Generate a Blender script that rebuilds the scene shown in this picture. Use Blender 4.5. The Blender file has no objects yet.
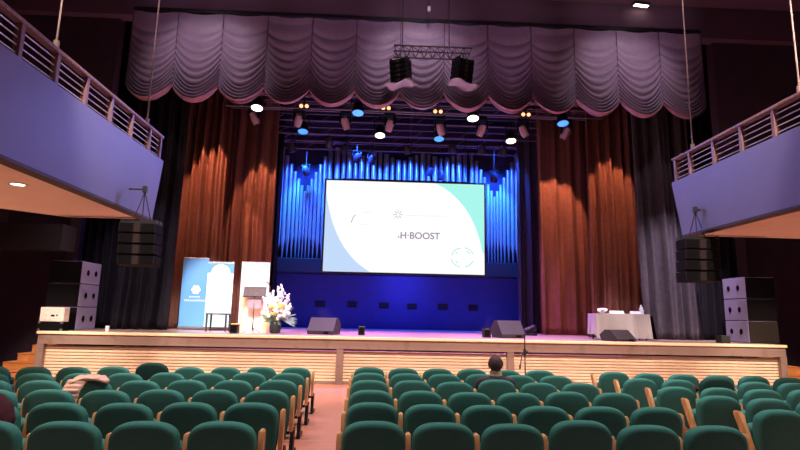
import bpy, bmesh, math, random
from mathutils import Vector, Matrix, Euler
random.seed(7)
sc = bpy.context.scene
COL = sc.collection
R = math.radians

# ------------------------------------------------------------------ camera
FPX, VPX, VPY, CAM_Z = 540.0, 377.0, 315.0, 1.7
yw = Vector((VPX - 400, -(VPY - 225), -FPX)).normalized()
up = Vector((math.sin(R(1.55)), math.cos(R(1.55)), 0))
up = (up - yw * up.dot(yw)).normalized()
xw = yw.cross(up)
ROT = Matrix((xw, yw, up))                      # camera space -> world
cd = bpy.data.cameras.new('camera'); cam = bpy.data.objects.new('camera', cd); COL.objects.link(cam)
cd.sensor_fit = 'HORIZONTAL'; cd.sensor_width = 36.0; cd.lens = 36.0 * FPX / 800
cd.clip_start = 0.05; cd.clip_end = 200
cam.matrix_world = Matrix.Translation((0, 0, CAM_Z)) @ ROT.to_4x4()
sc.camera = cam

def ray(px, py): return ROT @ Vector((px - 400, -(py - 225), -FPX))
def at(px, py, Y):
    d = ray(px, py); return Vector((0, 0, CAM_Z)) + d * (Y / d.y)
def atx(px, py, X):
    d = ray(px, py); return Vector((0, 0, CAM_Z)) + d * (X / d.x)
def atz(px, py, Z):
    d = ray(px, py); return Vector((0, 0, CAM_Z)) + d * ((Z - CAM_Z) / d.z)
def proj(P):
    v = ROT.transposed() @ (Vector(P) - Vector((0, 0, CAM_Z)))
    return 400 + FPX * v.x / -v.z, 225 - FPX * v.y / -v.z

# ------------------------------------------------------------------ world, exposure, lights
w = bpy.data.worlds.new('hall ambience'); sc.world = w; w.use_nodes = True
w.node_tree.nodes['Background'].inputs[0].default_value = (0.60, 0.44, 0.70, 1)
w.node_tree.nodes['Background'].inputs[1].default_value = 0.10
sc.view_settings.view_transform = 'Standard'; sc.view_settings.look = 'None'
sc.view_settings.exposure = 0.0; sc.view_settings.gamma = 1.0

def spot(name, loc, target, energy, color, size=40, blend=0.4, radius=0.15):
    l = bpy.data.lights.new(name, 'SPOT'); l.energy = energy; l.color = color
    l.spot_size = R(size); l.spot_blend = blend; l.shadow_soft_size = radius
    o = bpy.data.objects.new(name, l); COL.objects.link(o); o.location = loc
    o.rotation_euler = (Vector(target) - Vector(loc)).to_track_quat('-Z', 'Y').to_euler()
    return o
def area(name, loc, target, energy, color, sx, sy):
    l = bpy.data.lights.new(name, 'AREA'); l.shape = 'RECTANGLE'; l.size = sx; l.size_y = sy
    l.energy = energy; l.color = color
    o = bpy.data.objects.new(name, l); COL.objects.link(o); o.location = loc
    o.rotation_euler = (Vector(target) - Vector(loc)).to_track_quat('-Z', 'Y').to_euler()
    return o
WARM = (1.0, 0.74, 0.50); WHITE = (1.0, 0.86, 0.76)
BLUE = (0.02, 0.10, 1.0); VIOLET = (0.50, 0.16, 1.0); ORANGE = (1.0, 0.42, 0.22)
# house lights over the seats
for hx in (-4.5, 0.9, 6.3):
    for hy in (5.2, 10.0):
        spot('house_light', (hx, hy, 9.7), (hx, hy + 0.6, 0), 1700, WHITE, 75, 0.6, 0.35)
# front of house lights on the stage front, banners, lectern and table
for hx, tx in ((-3.6, -3.9), (-1.6, -1.6), (0.9, 0.9), (3.3, 3.3), (5.4, 5.8)):
    spot('front_light', (hx, 5.0, 8.6), (tx, 12.3, 0.5), 3300, (1.0, 0.84, 0.74), 31, 0.55, 0.2)
# added unseen spots under the balcony ends, brightening the sides of the stage front
for hx, tx in ((-5.6, -5.6), (-7.6, -7.4), (7.4, 7.6), (9.6, 9.4)):
    spot('side_front_fill', (hx, 9.7, 3.25), (tx, 12.3, 0.55), 560, (1.0, 0.84, 0.72), 62, 0.6, 0.15)
spot('lectern_light', (-2.0, 7.0, 8.8), (-3.9, 14.6, 1.9), 8500, (1.0, 0.93, 0.90), 20, 0.5, 0.1)
spot('table_light', (4.0, 7.0, 8.8), (6.9, 14.4, 1.7), 1500, (1.0, 0.86, 0.90), 15, 0.6, 0.1)
# blue wash of the organ and the back wall
for bx in (-2.5, -0.8, 0.9, 2.6, 4.1):
    spot('blue_wash', (bx, 17.35, 7.5), (bx, 19.0, 5.0), 1700, BLUE, 92, 0.6, 0.1)
spot('blue_glow', (0.9, 18.2, 2.9), (0.9, 19.6, 2.8), 110, (0.06, 0.08, 1.0), 120, 1.0, 0.1)
area('blue_floor_wash', (0.9, 17.6, 1.5), (0.9, 19.4, 2.6), 60, (0.03, 0.03, 1.0), 7.5, 0.2)
for bx in (-2.7, 4.1):
    spot('cyan_beam', (bx, 17.9, 7.2), (bx, 19.0, 5.0), 1500, (0.03, 0.30, 1.0), 60, 0.7, 0.1)
# violet wash on the stage floor and out towards the balconies
for bx in (-2.0, 0.9, 3.8):
    spot('violet_wash', (bx, 15.2, 7.0), (bx + 0.3, 14.6, 1.2), 3400, (0.66, 0.26, 1.0), 66, 0.8, 0.1)
spot('violet_left', (-0.5, 14.6, 6.6), (-4.4, 9.0, 4.2), 1100, (0.26, 0.28, 1.0), 60, 1.0, 0.2)
spot('violet_right', (2.2, 14.6, 6.6), (6.05, 9.0, 4.1), 800, (0.26, 0.28, 1.0), 60, 1.0, 0.2)
# orange curtain spots
spot('curtain_light', (-4.95, 14.05, 7.9), (-4.8, 15.5, 4.9), 1500, ORANGE, 36, 0.22, 0.05)
spot('curtain_light', (-3.75, 14.9, 7.7), (-3.6, 16.4, 4.7), 1150, ORANGE, 36, 0.22, 0.05)
spot('curtain_light', (5.35, 14.9, 7.6), (5.5, 16.4, 4.5), 1400, ORANGE, 37, 0.22, 0.05)
spot('curtain_light', (6.75, 14.05, 7.9), (6.85, 15.5, 5.0), 1000, ORANGE, 34, 0.22, 0.05)
spot('curtain_light', (-5.7, 10.9, 7.2), (-6.2, 14.2, 2.9), 900, (0.80, 0.74, 1.0), 34, 0.9, 0.1)  # added unseen pale violet spot, lifts the dark left curtain
spot('curtain_light', (7.4, 10.6, 7.2), (8.0, 14.0, 2.9), 3200, (0.90, 0.78, 1.0), 34, 0.9, 0.1)  # same kind of added spot for the grey right curtain

# swagged curtain filled by added unseen spots at rail and ceiling height
for hx, t1, t2 in ((-4.2, -4.6, -0.9), (5.9, 2.7, 6.6)):
    for tx in (t1, t2): spot('curtain_fill', (hx, 7.0, 5.4), (tx, 13.2, 9.5), 340, (1.0, 0.68, 0.94), 33, 0.9, 0.15)
spot('curtain_fill', (0.9, 5.4, 9.9), (0.9, 13.2, 9.0), 420, (1.0, 0.74, 0.96), 27, 1.0, 0.2)
for hx in (-4.5, 0.9, 6.3): spot('curtain_top_wash', (hx, 9.6, 10.0), (hx, 13.2, 7.7), 360, (0.92, 0.80, 0.84), 52, 0.8, 0.15)

# ------------------------------------------------------------------ materials
MATS = {}
def lin(c):
    return tuple((v / 255 / 12.92 if v / 255 <= 0.04045 else ((v / 255 + 0.055) / 1.055) ** 2.4) for v in c)
def mat(name, rgb, rough=0.6, metal=0.0, var=0.12, scale=18.0, emit=None, strength=1.0, bump=0.0, bscale=80.0, kind='noise', spec=0.5):
    if name in MATS: return MATS[name]
    m = bpy.data.materials.new(name); m.use_nodes = True
    nt = m.node_tree; b = nt.nodes['Principled BSDF']
    c = lin(rgb)
    tc = nt.nodes.new('ShaderNodeTexCoord')
    if kind == 'wood':
        tx = nt.nodes.new('ShaderNodeTexWave'); tx.inputs['Scale'].default_value = scale
        tx.inputs['Distortion'].default_value = 4.0; tx.inputs['Detail'].default_value = 2.0
        tx.bands_direction = 'Y'
        nt.links.new(tc.outputs['Object'], tx.inputs['Vector']); out = tx.outputs['Fac']
    else:
        tx = nt.nodes.new('ShaderNodeTexNoise'); tx.inputs['Scale'].default_value = scale
        tx.inputs['Detail'].default_value = 3.0
        nt.links.new(tc.outputs['Object'], tx.inputs['Vector']); out = tx.outputs['Fac']
    rp = nt.nodes.new('ShaderNodeValToRGB')
    rp.color_ramp.elements[0].position = 0.3; rp.color_ramp.elements[1].position = 0.7
    rp.color_ramp.elements[0].color = tuple(v * (1 - var) for v in c) + (1,)
    rp.color_ramp.elements[1].color = tuple(min(1, v * (1 + var)) for v in c) + (1,)
    nt.links.new(out, rp.inputs['Fac']); nt.links.new(rp.outputs['Color'], b.inputs['Base Color'])
    b.inputs['Roughness'].default_value = rough; b.inputs['Metallic'].default_value = metal
    b.inputs['Specular IOR Level'].default_value = spec
    if emit is not None:
        b.inputs['Emission Color'].default_value = lin(emit) + (1,)
        b.inputs['Emission Strength'].default_value = strength
    if bump:
        n2 = nt.nodes.new('ShaderNodeTexNoise'); n2.inputs['Scale'].default_value = bscale
        bp = nt.nodes.new('ShaderNodeBump'); bp.inputs['Strength'].default_value = bump; bp.inputs['Distance'].default_value = 0.01
        nt.links.new(tc.outputs['Object'], n2.inputs['Vector'])
        nt.links.new(n2.outputs['Fac'], bp.inputs['Height']); nt.links.new(bp.outputs['Normal'], b.inputs['Normal'])
    MATS[name] = m
    return m
GREEN = mat('green seat fabric', (58, 124, 118), 0.85, var=0.08, scale=60, bump=0.25, bscale=400, spec=0.3)
GREEN_DARK = mat('dark seat fabric', (26, 66, 62), 0.85, var=0.1, scale=60, spec=0.3)
WOOD = mat('beech arm wood', (228, 170, 118), 0.45, var=0.10, scale=3, kind='wood')
BLACK = mat('black metal', (22, 20, 22), 0.5, var=0.1)
BLACKMATT = mat('matt black paint', (16, 13, 16), 0.9, var=0.1, spec=0.08)
STEEL = mat('grey steel', (120, 112, 112), 0.4, 0.6)
CHROME = mat('pale metal bar', (205, 195, 195), 0.35, 0.3)

# ------------------------------------------------------------------ mesh helpers
class MB:
    def __init__(self): self.bm = bmesh.new()
    def box(self, c, s, rot=None, bevel=0.0):
        r = bmesh.ops.create_cube(self.bm, size=1.0)
        vs = r['verts']
        M = Matrix.Translation(c) @ (Euler(rot).to_matrix().to_4x4() if rot else Matrix.Identity(4)) @ Matrix.Diagonal((s[0], s[1], s[2], 1))
        bmesh.ops.transform(self.bm, matrix=M, verts=vs)
        if bevel:
            es = list({e for v in vs for e in v.link_edges})
            bmesh.ops.bevel(self.bm, geom=es, offset=bevel, segments=2, affect='EDGES', profile=0.5)
        return self
    def rod(self, p0, p1, r, n=10, r2=None):
        p0, p1 = Vector(p0), Vector(p1); d = p1 - p0
        g = bmesh.ops.create_cone(self.bm, cap_ends=True, segments=n, radius1=r, radius2=r if r2 is None else r2, depth=d.length)
        M = Matrix.Translation((p0 + p1) / 2) @ d.to_track_quat('Z', 'Y').to_matrix().to_4x4()
        bmesh.ops.transform(self.bm, matrix=M, verts=g['verts'])
        return self
    def path(self, pts, r, n=8):
        for a, b in zip(pts[:-1], pts[1:]): self.rod(a, b, r, n)
        return self
    def lathe(self, prof, c=(0, 0, 0), n=24, M=None, caps=True):
        rings = []
        for r, z in prof:
            rings.append([self.bm.verts.new(self._t((c[0] + r * math.cos(2 * math.pi * i / n), c[1] + r * math.sin(2 * math.pi * i / n), c[2] + z), M)) for i in range(n)])
        for a, b in zip(rings[:-1], rings[1:]):
            for i in range(n): self.bm.faces.new((a[i], a[(i + 1) % n], b[(i + 1) % n], b[i]))
        if caps and prof[0][0] > 1e-5: self.bm.faces.new(list(reversed(rings[0])))
        if caps and prof[-1][0] > 1e-5: self.bm.faces.new(rings[-1])
        return self
    def _t(self, p, M): return (M @ Vector(p)) if M is not None else p
    def prism(self, poly, axis, a, b, M=None):
        """closed polygon in the plane across axis, extruded from a to b"""
        def P(u, v, t):
            q = {'x': (t, u, v), 'y': (u, t, v), 'z': (u, v, t)}[axis]
            return self._t(q, M)
        A = [self.bm.verts.new(P(u, v, a)) for u, v in poly]; B = [self.bm.verts.new(P(u, v, b)) for u, v in poly]
        n = len(poly)
        self.bm.faces.new(A); self.bm.faces.new(list(reversed(B)))
        for i in range(n): self.bm.faces.new((A[i], B[i], B[(i + 1) % n], A[(i + 1) % n]))
        return self
    def loft(self, rings, caps=True):
        L = [[self.bm.verts.new(p) for p in r] for r in rings]
        n = len(L[0])
        for a, b in zip(L[:-1], L[1:]):
            for i in range(n): self.bm.faces.new((a[i], a[(i + 1) % n], b[(i + 1) % n], b[i]))
        if caps:
            self.bm.faces.new(list(reversed(L[0]))); self.bm.faces.new(L[-1])
        return self
    def ball(self, c, s, u=14, v=10, rot=None):
        g = bmesh.ops.create_uvsphere(self.bm, u_segments=u, v_segments=v, radius=1.0)
        M = Matrix.Translation(c) @ (Euler(rot).to_matrix().to_4x4() if rot else Matrix.Identity(4)) @ Matrix.Diagonal((s[0], s[1], s[2], 1))
        bmesh.ops.transform(self.bm, matrix=M, verts=g['verts'])
        return self
    def sheet(self, nu, nv, f, thick=0.0):
        """grid surface f(u,v)->point, optionally with a back side"""
        V = [[self.bm.verts.new(f(i / nu, j / nv)) for j in range(nv + 1)] for i in range(nu + 1)]
        fs = []
        for i in range(nu):
            for j in range(nv): fs.append(self.bm.faces.new((V[i][j], V[i + 1][j], V[i + 1][j + 1], V[i][j + 1])))
        if thick: bmesh.ops.solidify(self.bm, geom=fs, thickness=thick)
        return self
    def build(self, name, material, parent=None, smooth=None, loc=None, rot=None):
        bmesh.ops.recalc_face_normals(self.bm, faces=self.bm.faces[:])
        me = bpy.data.meshes.new(name); self.bm.to_mesh(me); self.bm.free()
        me.materials.append(material)
        if smooth:
            me.polygons.foreach_set('use_smooth', [True] * len(me.polygons))
            if smooth != True: me.set_sharp_from_angle(angle=R(smooth))
        o = bpy.data.objects.new(name, me); COL.objects.link(o)
        if loc is not None: o.location = loc
        if rot is not None: o.rotation_euler = rot
        if parent: o.parent = parent
        return o
def thing(name, label, cat, loc=(0, 0, 0), rz=0.0, group=None):
    o = bpy.data.objects.new(name, None); COL.objects.link(o); o.empty_display_size = 0.1
    o.location = loc; o.rotation_euler = (0, 0, rz); o['label'] = label; o['category'] = cat
    if group: o['group'] = group
    return o
def tag(o, label, cat, group=None):
    o['label'] = label; o['category'] = cat
    if group: o['group'] = group
    return o
def struct(o):
    o['kind'] = 'structure'; return o
def dup(root, loc, rz, label, group=None):
    r = root.copy(); COL.objects.link(r); r.location = loc; r.rotation_euler = (0, 0, rz); r['label'] = label
    if group: r['group'] = group
    for ch in list(root.children):
        c = ch.copy(); COL.objects.link(c); c.parent = r
        for g in list(ch.children):
            d = g.copy(); COL.objects.link(d); d.parent = c
    return r
def text_mesh(name, txt, size, material, parent, loc, rot, align='CENTER', depth=0.002, sx=1.0):
    cu = bpy.data.curves.new(name, 'FONT'); cu.body = txt; cu.offset = 0.004; cu.size = size; cu.align_x = align; cu.align_y = 'CENTER'; cu.extrude = depth
    t = bpy.data.objects.new('t', cu); COL.objects.link(t)
    dg = bpy.context.evaluated_depsgraph_get()
    me = bpy.data.meshes.new_from_object(t.evaluated_get(dg)); bpy.data.objects.remove(t)
    me.materials.clear(); me.materials.append(material)
    o = bpy.data.objects.new(name, me); COL.objects.link(o); o.location = loc; o.rotation_euler = rot; o.scale = (sx, 1, 1)
    o.parent = parent
    return o
ORD = ['first', 'second', 'third', 'fourth', 'fifth', 'sixth', 'seventh', 'eighth', 'ninth', 'tenth', 'eleventh', 'twelfth', 'thirteenth']

# ------------------------------------------------------------------ the shell
FL, ST, FY = 0.17, 1.21, 12.3                     # hall floor, stage floor, stage front
XL, XR = -7.35, 9.38                              # ends of the stage front
FLOORWOOD = mat('hall parquet', (184, 116, 100), 0.38, var=0.04, scale=2.0, kind='wood')
STAGEWOOD = mat('stage boards', (168, 138, 132), 0.32, var=0.12, scale=2.5, kind='wood')
DARKWALL = mat('dark plum wall paint', (74, 56, 70), 0.8, var=0.10, scale=3)
VOID = mat('black stage masking', (14, 11, 14), 0.95, var=0.1, spec=0.1)
CEIL = mat('dark plum ceiling', (112, 86, 104), 0.8, var=0.06, scale=2)
struct(MB().box((1, 5.2, FL - 0.1), (26, 16, 0.2)).build('floor', FLOORWOOD))
# stage
stage = struct(MB().box(((XL + XR) / 2, (FY + 21) / 2 + 0.15, ST - 0.06), (XR - XL, 21 - FY - 0.3, 0.12)).build('stage_floor', STAGEWOOD))
BEIGE = mat('pale stage panel wood', (236, 206, 172), 0.5, var=0.06, scale=4, kind='wood')
TRIMW = mat('greyed stage trim wood', (132, 106, 94), 0.55, var=0.1, scale=4, kind='wood')
EDGE = mat('pale stage nosing', (240, 208, 168), 0.5, var=0.05)
sf = struct(MB().box(((XL + XR) / 2, FY + 0.06, ST - 0.165), (XR - XL, 0.12, 0.21)).build('stage_front', TRIMW))
MB().box(((XL + XR) / 2, FY + 0.05, ST - 0.03), (XR - XL + 0.04, 0.18, 0.06), bevel=0.008).build('stage_nosing', EDGE, sf)
PX = [XL + 0.06, -0.80, 3.02, XR - 0.06]
for p in PX: MB().box((p, FY + 0.07, (FL + 0.94) / 2), (0.15, 0.13, 0.94 - FL)).build('post', TRIMW, sf)
for a, b in zip(PX[:-1], PX[1:]):
    m = MB(); n = 11; z0, z1 = FL, 0.90
    for k in range(n):
        zc = z0 + (k + 0.5) * (z1 - z0) / n; h = (z1 - z0) / n
        m.prism([(FY + 0.16, zc - h / 2), (FY + 0.10, zc - h / 2 + 0.004), (FY + 0.10, zc + h / 2 - 0.016), (FY + 0.145, zc + h / 2 - 0.012), (FY + 0.145, zc + h / 2), (FY + 0.16, zc + h / 2)], 'x', a + 0.075, b - 0.075)
    m.build('slatted_panel', BEIGE, sf)
    MB().box(((a + b) / 2, FY + 0.11, 0.86), (b - a - 0.15, 0.06, 0.022)).build('rail', TRIMW, sf)
    MB().box(((a + b) / 2, FY + 0.11, FL + 0.035), (b - a - 0.15, 0.06, 0.07)).build('kickboard', TRIMW, sf)
# side stairs and black walls beside the stage
STAIR = mat('orange stair wood', (206, 132, 72), 0.5, var=0.12, scale=4, kind='wood')
for side, nm in ((-1, 'left'), (1, 'right')):
    edge = XL if side < 0 else XR
    m = MB(); n = 6; rh = (ST - FL) / n
    for k in range(n):
        out = 0.20 + 0.16 * (n - 1 - k)
        y0 = FY + 0.05 + 0.22 * k
        xc = edge + side * out / 2
        m.box((xc, (y0 + FY + 1.5) / 2, FL + rh * (k + 0.5)), (out, FY + 1.5 - y0, rh - 0.012))
        m.box((xc, (y0 + FY + 1.5) / 2 - 0.01, FL + rh * (k + 1) - 0.006), (out, FY + 1.5 - y0 + 0.02, 0.012))
    s = struct(m.build('stair_' + nm, STAIR))
# walls
struct(MB().box((-10.2, 7.0, 5.2), (0.2, 16, 10.6)).build('wall_left', DARKWALL))
struct(MB().box((12.6, 7.0, 5.2), (0.2, 16, 10.6)).build('wall_right', DARKWALL))
struct(MB().box((-9.3, 15.0, 5.2), (2.6, 0.2, 10.6)).build('wall_stage_left', DARKWALL))
struct(MB().box((11.5, 15.0, 5.2), (2.6, 0.2, 10.6)).build('wall_stage_right', DARKWALL))
struct(MB().box((-8.05, 18.2, 6.2), (0.2, 6.6, 12)).build('wall_wing_left', VOID))
struct(MB().box((10.25, 18.2, 6.2), (0.2, 6.6, 12)).build('wall_wing_right', VOID))
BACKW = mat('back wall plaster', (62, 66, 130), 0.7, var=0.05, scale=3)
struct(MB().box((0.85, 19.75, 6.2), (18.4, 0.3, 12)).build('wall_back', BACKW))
struct(MB().box((1.2, 17.2, 11.0), (19, 8.4, 0.2)).build('ceiling_stage', VOID))
zh = at(400, 22, 13.2).z
struct(MB().box((1.2, 6.0, 10.32), (23.2, 14.6, 0.2)).build('ceiling', CEIL))
struct(MB().box((1.2, 13.55, (zh + 10.3) / 2), (23.2, 0.35, 10.3 - zh)).build('wall_header', CEIL))
# walls of the proscenium either side of the swagged curtain
struct(MB().box((-8.65, 13.75, 7.6), (3.2, 0.3, 5.2)).build('wall_proscenium_left', DARKWALL))
struct(MB().box((10.9, 13.75, 7.6), (3.6, 0.3, 5.2)).build('wall_proscenium_right', DARKWALL))
for a, b, n in ((-10.1, -7.4, 'left'), (8.9, 12.5, 'right')):
    struct(MB().box(((a + b) / 2, 13.1, 3.35), (b - a, 0.6, 0.6)).build('wall_beam_' + n, mat('dark beam paint', (44, 34, 42), 0.8))) if n == 'left' else None
# dark pillars under the balconies
pl = at(74, 240, 14.6)
tag(MB().box((pl.x, 14.7, 3.0), (0.3, 0.25, 3.6), bevel=0.02).build('pillar', mat('plum pillar paint', (84, 66, 84), 0.7)), 'slim plum pillar rising above the left speaker stack', 'pillar')
pr = at(741, 255, 14.6)
tag(MB().box((pr.x, 14.7, 3.2), (0.3, 0.25, 4.0), bevel=0.02).build('pillar', MATS['plum pillar paint']), 'slim plum pillar rising behind the right speaker stack', 'pillar')

# ------------------------------------------------------------------ balconies
FASC = mat('grey blue balcony paint', (118, 114, 148), 0.55, var=0.04, scale=2)
SOFF = mat('pale soffit board', (226, 186, 160), 0.6, var=0.03, scale=2)
BROWN = mat('brown rail wood', (126, 88, 80), 0.5, var=0.12, scale=3, kind='wood')
def balcony(side):
    if side < 0: X0, Z0, Z1, Ye, nm = -4.38, 3.44, 4.67, 10.5, 'left'
    else: X0, Z0, Z1, Ye, nm = 6.06, 3.40, 4.54, 10.5, 'right'
    outer = -10.1 if side < 0 else 12.5
    st = struct(MB().prism([(-2, Z0), (Ye - 0.06, Z0), (Ye + 0.22, Z1), (-2, Z1)], 'x', X0, X0 + side * 0.18).build('balcony_' + nm, FASC))
    ch = (-6.03, -9.6) if side < 0 else (8.6, 12.4)
    poly = [(X0 + side * 0.18, -2), (X0 + side * 0.18, Ye), (ch[0], Ye), (ch[1], Ye - abs(ch[1] - ch[0]) * 1.0), (ch[1], -2)]
    MB().prism(poly, 'z', Z0, Z0 + 0.22).build('soffit', SOFF, st)
    MB().box((X0 + side * 0.10, (Ye - 2) / 2, Z0 - 0.02), (0.20, Ye + 2, 0.04)).build('bottom_trim', mat('dark plum trim', (62, 36, 44), 0.6), st)
    MB().prism([(Ye - 0.18, Z0), (Ye - 0.062, Z0), (Ye + 0.218, Z1 - 0.002), (Ye + 0.10, Z1 - 0.002)], 'x', min(X0 + side * 0.18, X0 + side * 1.7), max(X0 + side * 0.18, X0 + side * 1.7)).build('end_panel', FASC, st)
    MB().prism([(u, v) for u, v in poly], 'z', Z1 - 0.7, Z1 - 0.62).build('deck', DARKWALL, st)
    # rail
    zt = Z1 + 0.50
    xr = X0 + side * 0.10
    rt = thing('balcony_railing', 'brown wood railing with pale bars along the %s balcony edge' % nm, 'railing', (xr, 0, Z1))
    MB().box((0, (Ye - 1.76) / 2, 0.50), (0.12, Ye + 2.24, 0.055), bevel=0.012).build('top_rail', BROWN, rt)
    ys = [Ye + 0.16] + [Ye - 0.35 - 0.76 * k for k in range(14)] if side < 0 else [Ye + 0.16] + [Ye - 0.35 - 0.77 * k for k in range(13)]
    for y in ys:
        MB().box((0, y, 0.24), (0.09, 0.075, 0.48), bevel=0.008).build('post', BROWN, rt)
    for k in range(4):
        MB().rod((0.0, -2, 0.09 + 0.10 * k), (0.0, Ye + 0.16, 0.09 + 0.10 * k), 0.010, 8).build('rail_bar', CHROME, rt, True)
    return X0, Z0, Z1
balcony(-1); balcony(1)
CABLE = mat('pale cable sheath', (150, 124, 116), 0.5, var=0.05)
for X, Y, side, lab in ((-4.47, 10.0, -1, 'pale suspension rod nearest the stage, above the left balcony'), (-4.47, 7.05, -1, 'pale suspension rod above the left balcony, nearer the camera'),
                  (6.16, 10.05, 1, 'pale suspension rod nearest the stage, above the right balcony'), (6.16, 7.3, 1, 'pale suspension rod at the frame edge above the right balcony')):
    z0 = 5.20 if side < 0 else 5.07
    t = tag(MB().rod((X, Y, z0), (X, Y, 10.22), 0.013, 10).rod((X, Y, z0), (X, Y, z0 + 0.1), 0.04, 10).build('suspension_rod', CABLE, None, 40), lab, 'rod', 'rods holding the balconies')
# downlight in the left soffit
p = atz(18, 184, 3.44)
dl = thing('recessed_downlight', 'round white downlight set in the left balcony soffit', 'light', (p.x, p.y, 3.44))
MB().lathe([(0.11, -0.012), (0.13, -0.008), (0.13, 0.0), (0.09, 0.0), (0.09, -0.012), (0.11, -0.012)], caps=False).build('trim_ring', CHROME, dl, 40)
MB().lathe([(0.0, -0.006), (0.09, -0.006), (0.09, -0.004), (0.0, -0.004)]).build('lens', mat('lit lamp lens', (255, 240, 225), 0.4, emit=(255, 235, 215), strength=6), dl)
for k, X in ((0, p.x),):
    for yy in (2.5, 5.2, 7.8): spot('soffit_downlight', (p.x, yy, 3.36), (p.x, yy, 0), 60, WARM, 120, 0.6, 0.1)
for sx_, lx in ((-9.6, -5.6), (12.0, 7.4)):      # added unseen spots in place of bounce light on the balcony soffits
    for yy in (4.0, 8.0): spot('soffit_fill', (sx_, yy, 1.6), (lx, yy + 0.8, 3.5), 420, (1.0, 0.66, 0.48), 110, 0.9, 0.3)
for yy in (3.5, 7.5): spot('soffit_downlight', (8.0, yy, 3.3), (8.0, yy, 0), 60, WARM, 120, 0.6, 0.1)

# ------------------------------------------------------------------ curtains
def drape(name, label, x0, x1, Y, ztop, material, folds, amp=0.10, seed=1, flare=0.0, zbot=ST + 0.01, toe=0.0):
    rnd = random.Random(seed)
    ph = [rnd.uniform(0, 6.28) for _ in range(4)]; fr = [folds, folds * 1.7 + 0.3, folds * 0.45, folds * 2.9]
    def f(u, v):
        z = zbot + (ztop - zbot) * v
        k = 1 - v
        uu = u + 0.012 * math.sin(7 * v + ph[0])
        y = amp * math.sin(2 * math.pi * fr[0] * uu + ph[0]) + 0.45 * amp * math.sin(2 * math.pi * fr[1] * uu + ph[1] + 0.8 * k) + 0.5 * amp * math.sin(2 * math.pi * fr[2] * uu + ph[2])
        y += 0.2 * amp * math.sin(2 * math.pi * fr[3] * uu + ph[3])
        x = x0 + (x1 - x0) * u
        x += flare * k * k * (u - 0.5) * (x1 - x0) + toe * k ** 3
        return (x, Y + y * (0.65 + 0.35 * k), z)
    o = MB().sheet(int(max(60, folds * 14)), 40, f, 0.012).build(name, material, None, True)
    return tag(o, label, 'curtain', 'stage side curtains')
VELGREY = mat('grey plum velvet', (98, 86, 96), 0.9, var=0.12, scale=8, bump=0.2, bscale=120, spec=0.2)
VELDARK = mat('charcoal velvet', (48, 42, 50), 0.9, var=0.12, scale=8, spec=0.2)
VELBR = mat('brown red velvet', (148, 98, 86), 0.9, var=0.10, scale=8, bump=0.2, bscale=120, spec=0.2)
ZT = 9.4
drape('side_curtain', 'charcoal curtain hanging at far left behind the speaker stack', at(76, 320, 14.6).x, at(128, 320, 14.6).x, 14.6, ZT, VELDARK, 6, 0.11, 3)
drape('side_curtain', 'dark grey curtain hanging behind the left hanging speaker', at(112, 320, 14.2).x, at(170, 320, 14.2).x, 14.25, ZT, VELDARK, 5, 0.12, 4, toe=-0.1)
drape('side_curtain', 'orange lit brown curtain behind the blue banner', at(171, 320, 15.5).x, at(216, 320, 15.5).x, 15.5, ZT, VELBR, 5, 0.12, 5)
drape('side_curtain', 'orange lit brown curtain behind the lectern', at(213, 320, 16.4).x, at(268, 320, 16.4).x, 16.4, ZT, VELBR, 4, 0.10, 6)
drape('side_curtain', 'narrow dark curtain at the left edge of the organ', at(262, 320, 17.4).x, at(274, 320, 17.4).x, 17.4, ZT, VELDARK, 2, 0.06, 8)
drape('side_curtain', 'violet lit curtain beside the right end of the organ', at(519, 320, 17.6).x, at(548, 320, 17.6).x, 17.6, ZT, VELGREY, 3, 0.09, 9)
drape('side_curtain', 'orange lit brown curtain left of the table', at(541, 320, 16.4).x, at(600, 320, 16.4).x, 16.4, ZT, VELBR, 4, 0.07, 10)
drape('side_curtain', 'red brown curtain right behind the table', at(592, 320, 15.5).x, at(645, 320, 15.5).x, 15.5, ZT, VELBR, 5, 0.11, 11)
drape('side_curtain', 'grey curtain to the right of the table', at(640, 320, 14.25).x, at(699, 330, 14.25).x, 14.25, ZT, VELGREY, 5, 0.12, 12, toe=0.08)
drape('side_curtain', 'charcoal curtain at far right behind the hanging speaker', at(694, 330, 14.6).x, at(742, 330, 14.6).x, 14.6, ZT, VELDARK, 6, 0.11, 13)

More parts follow.
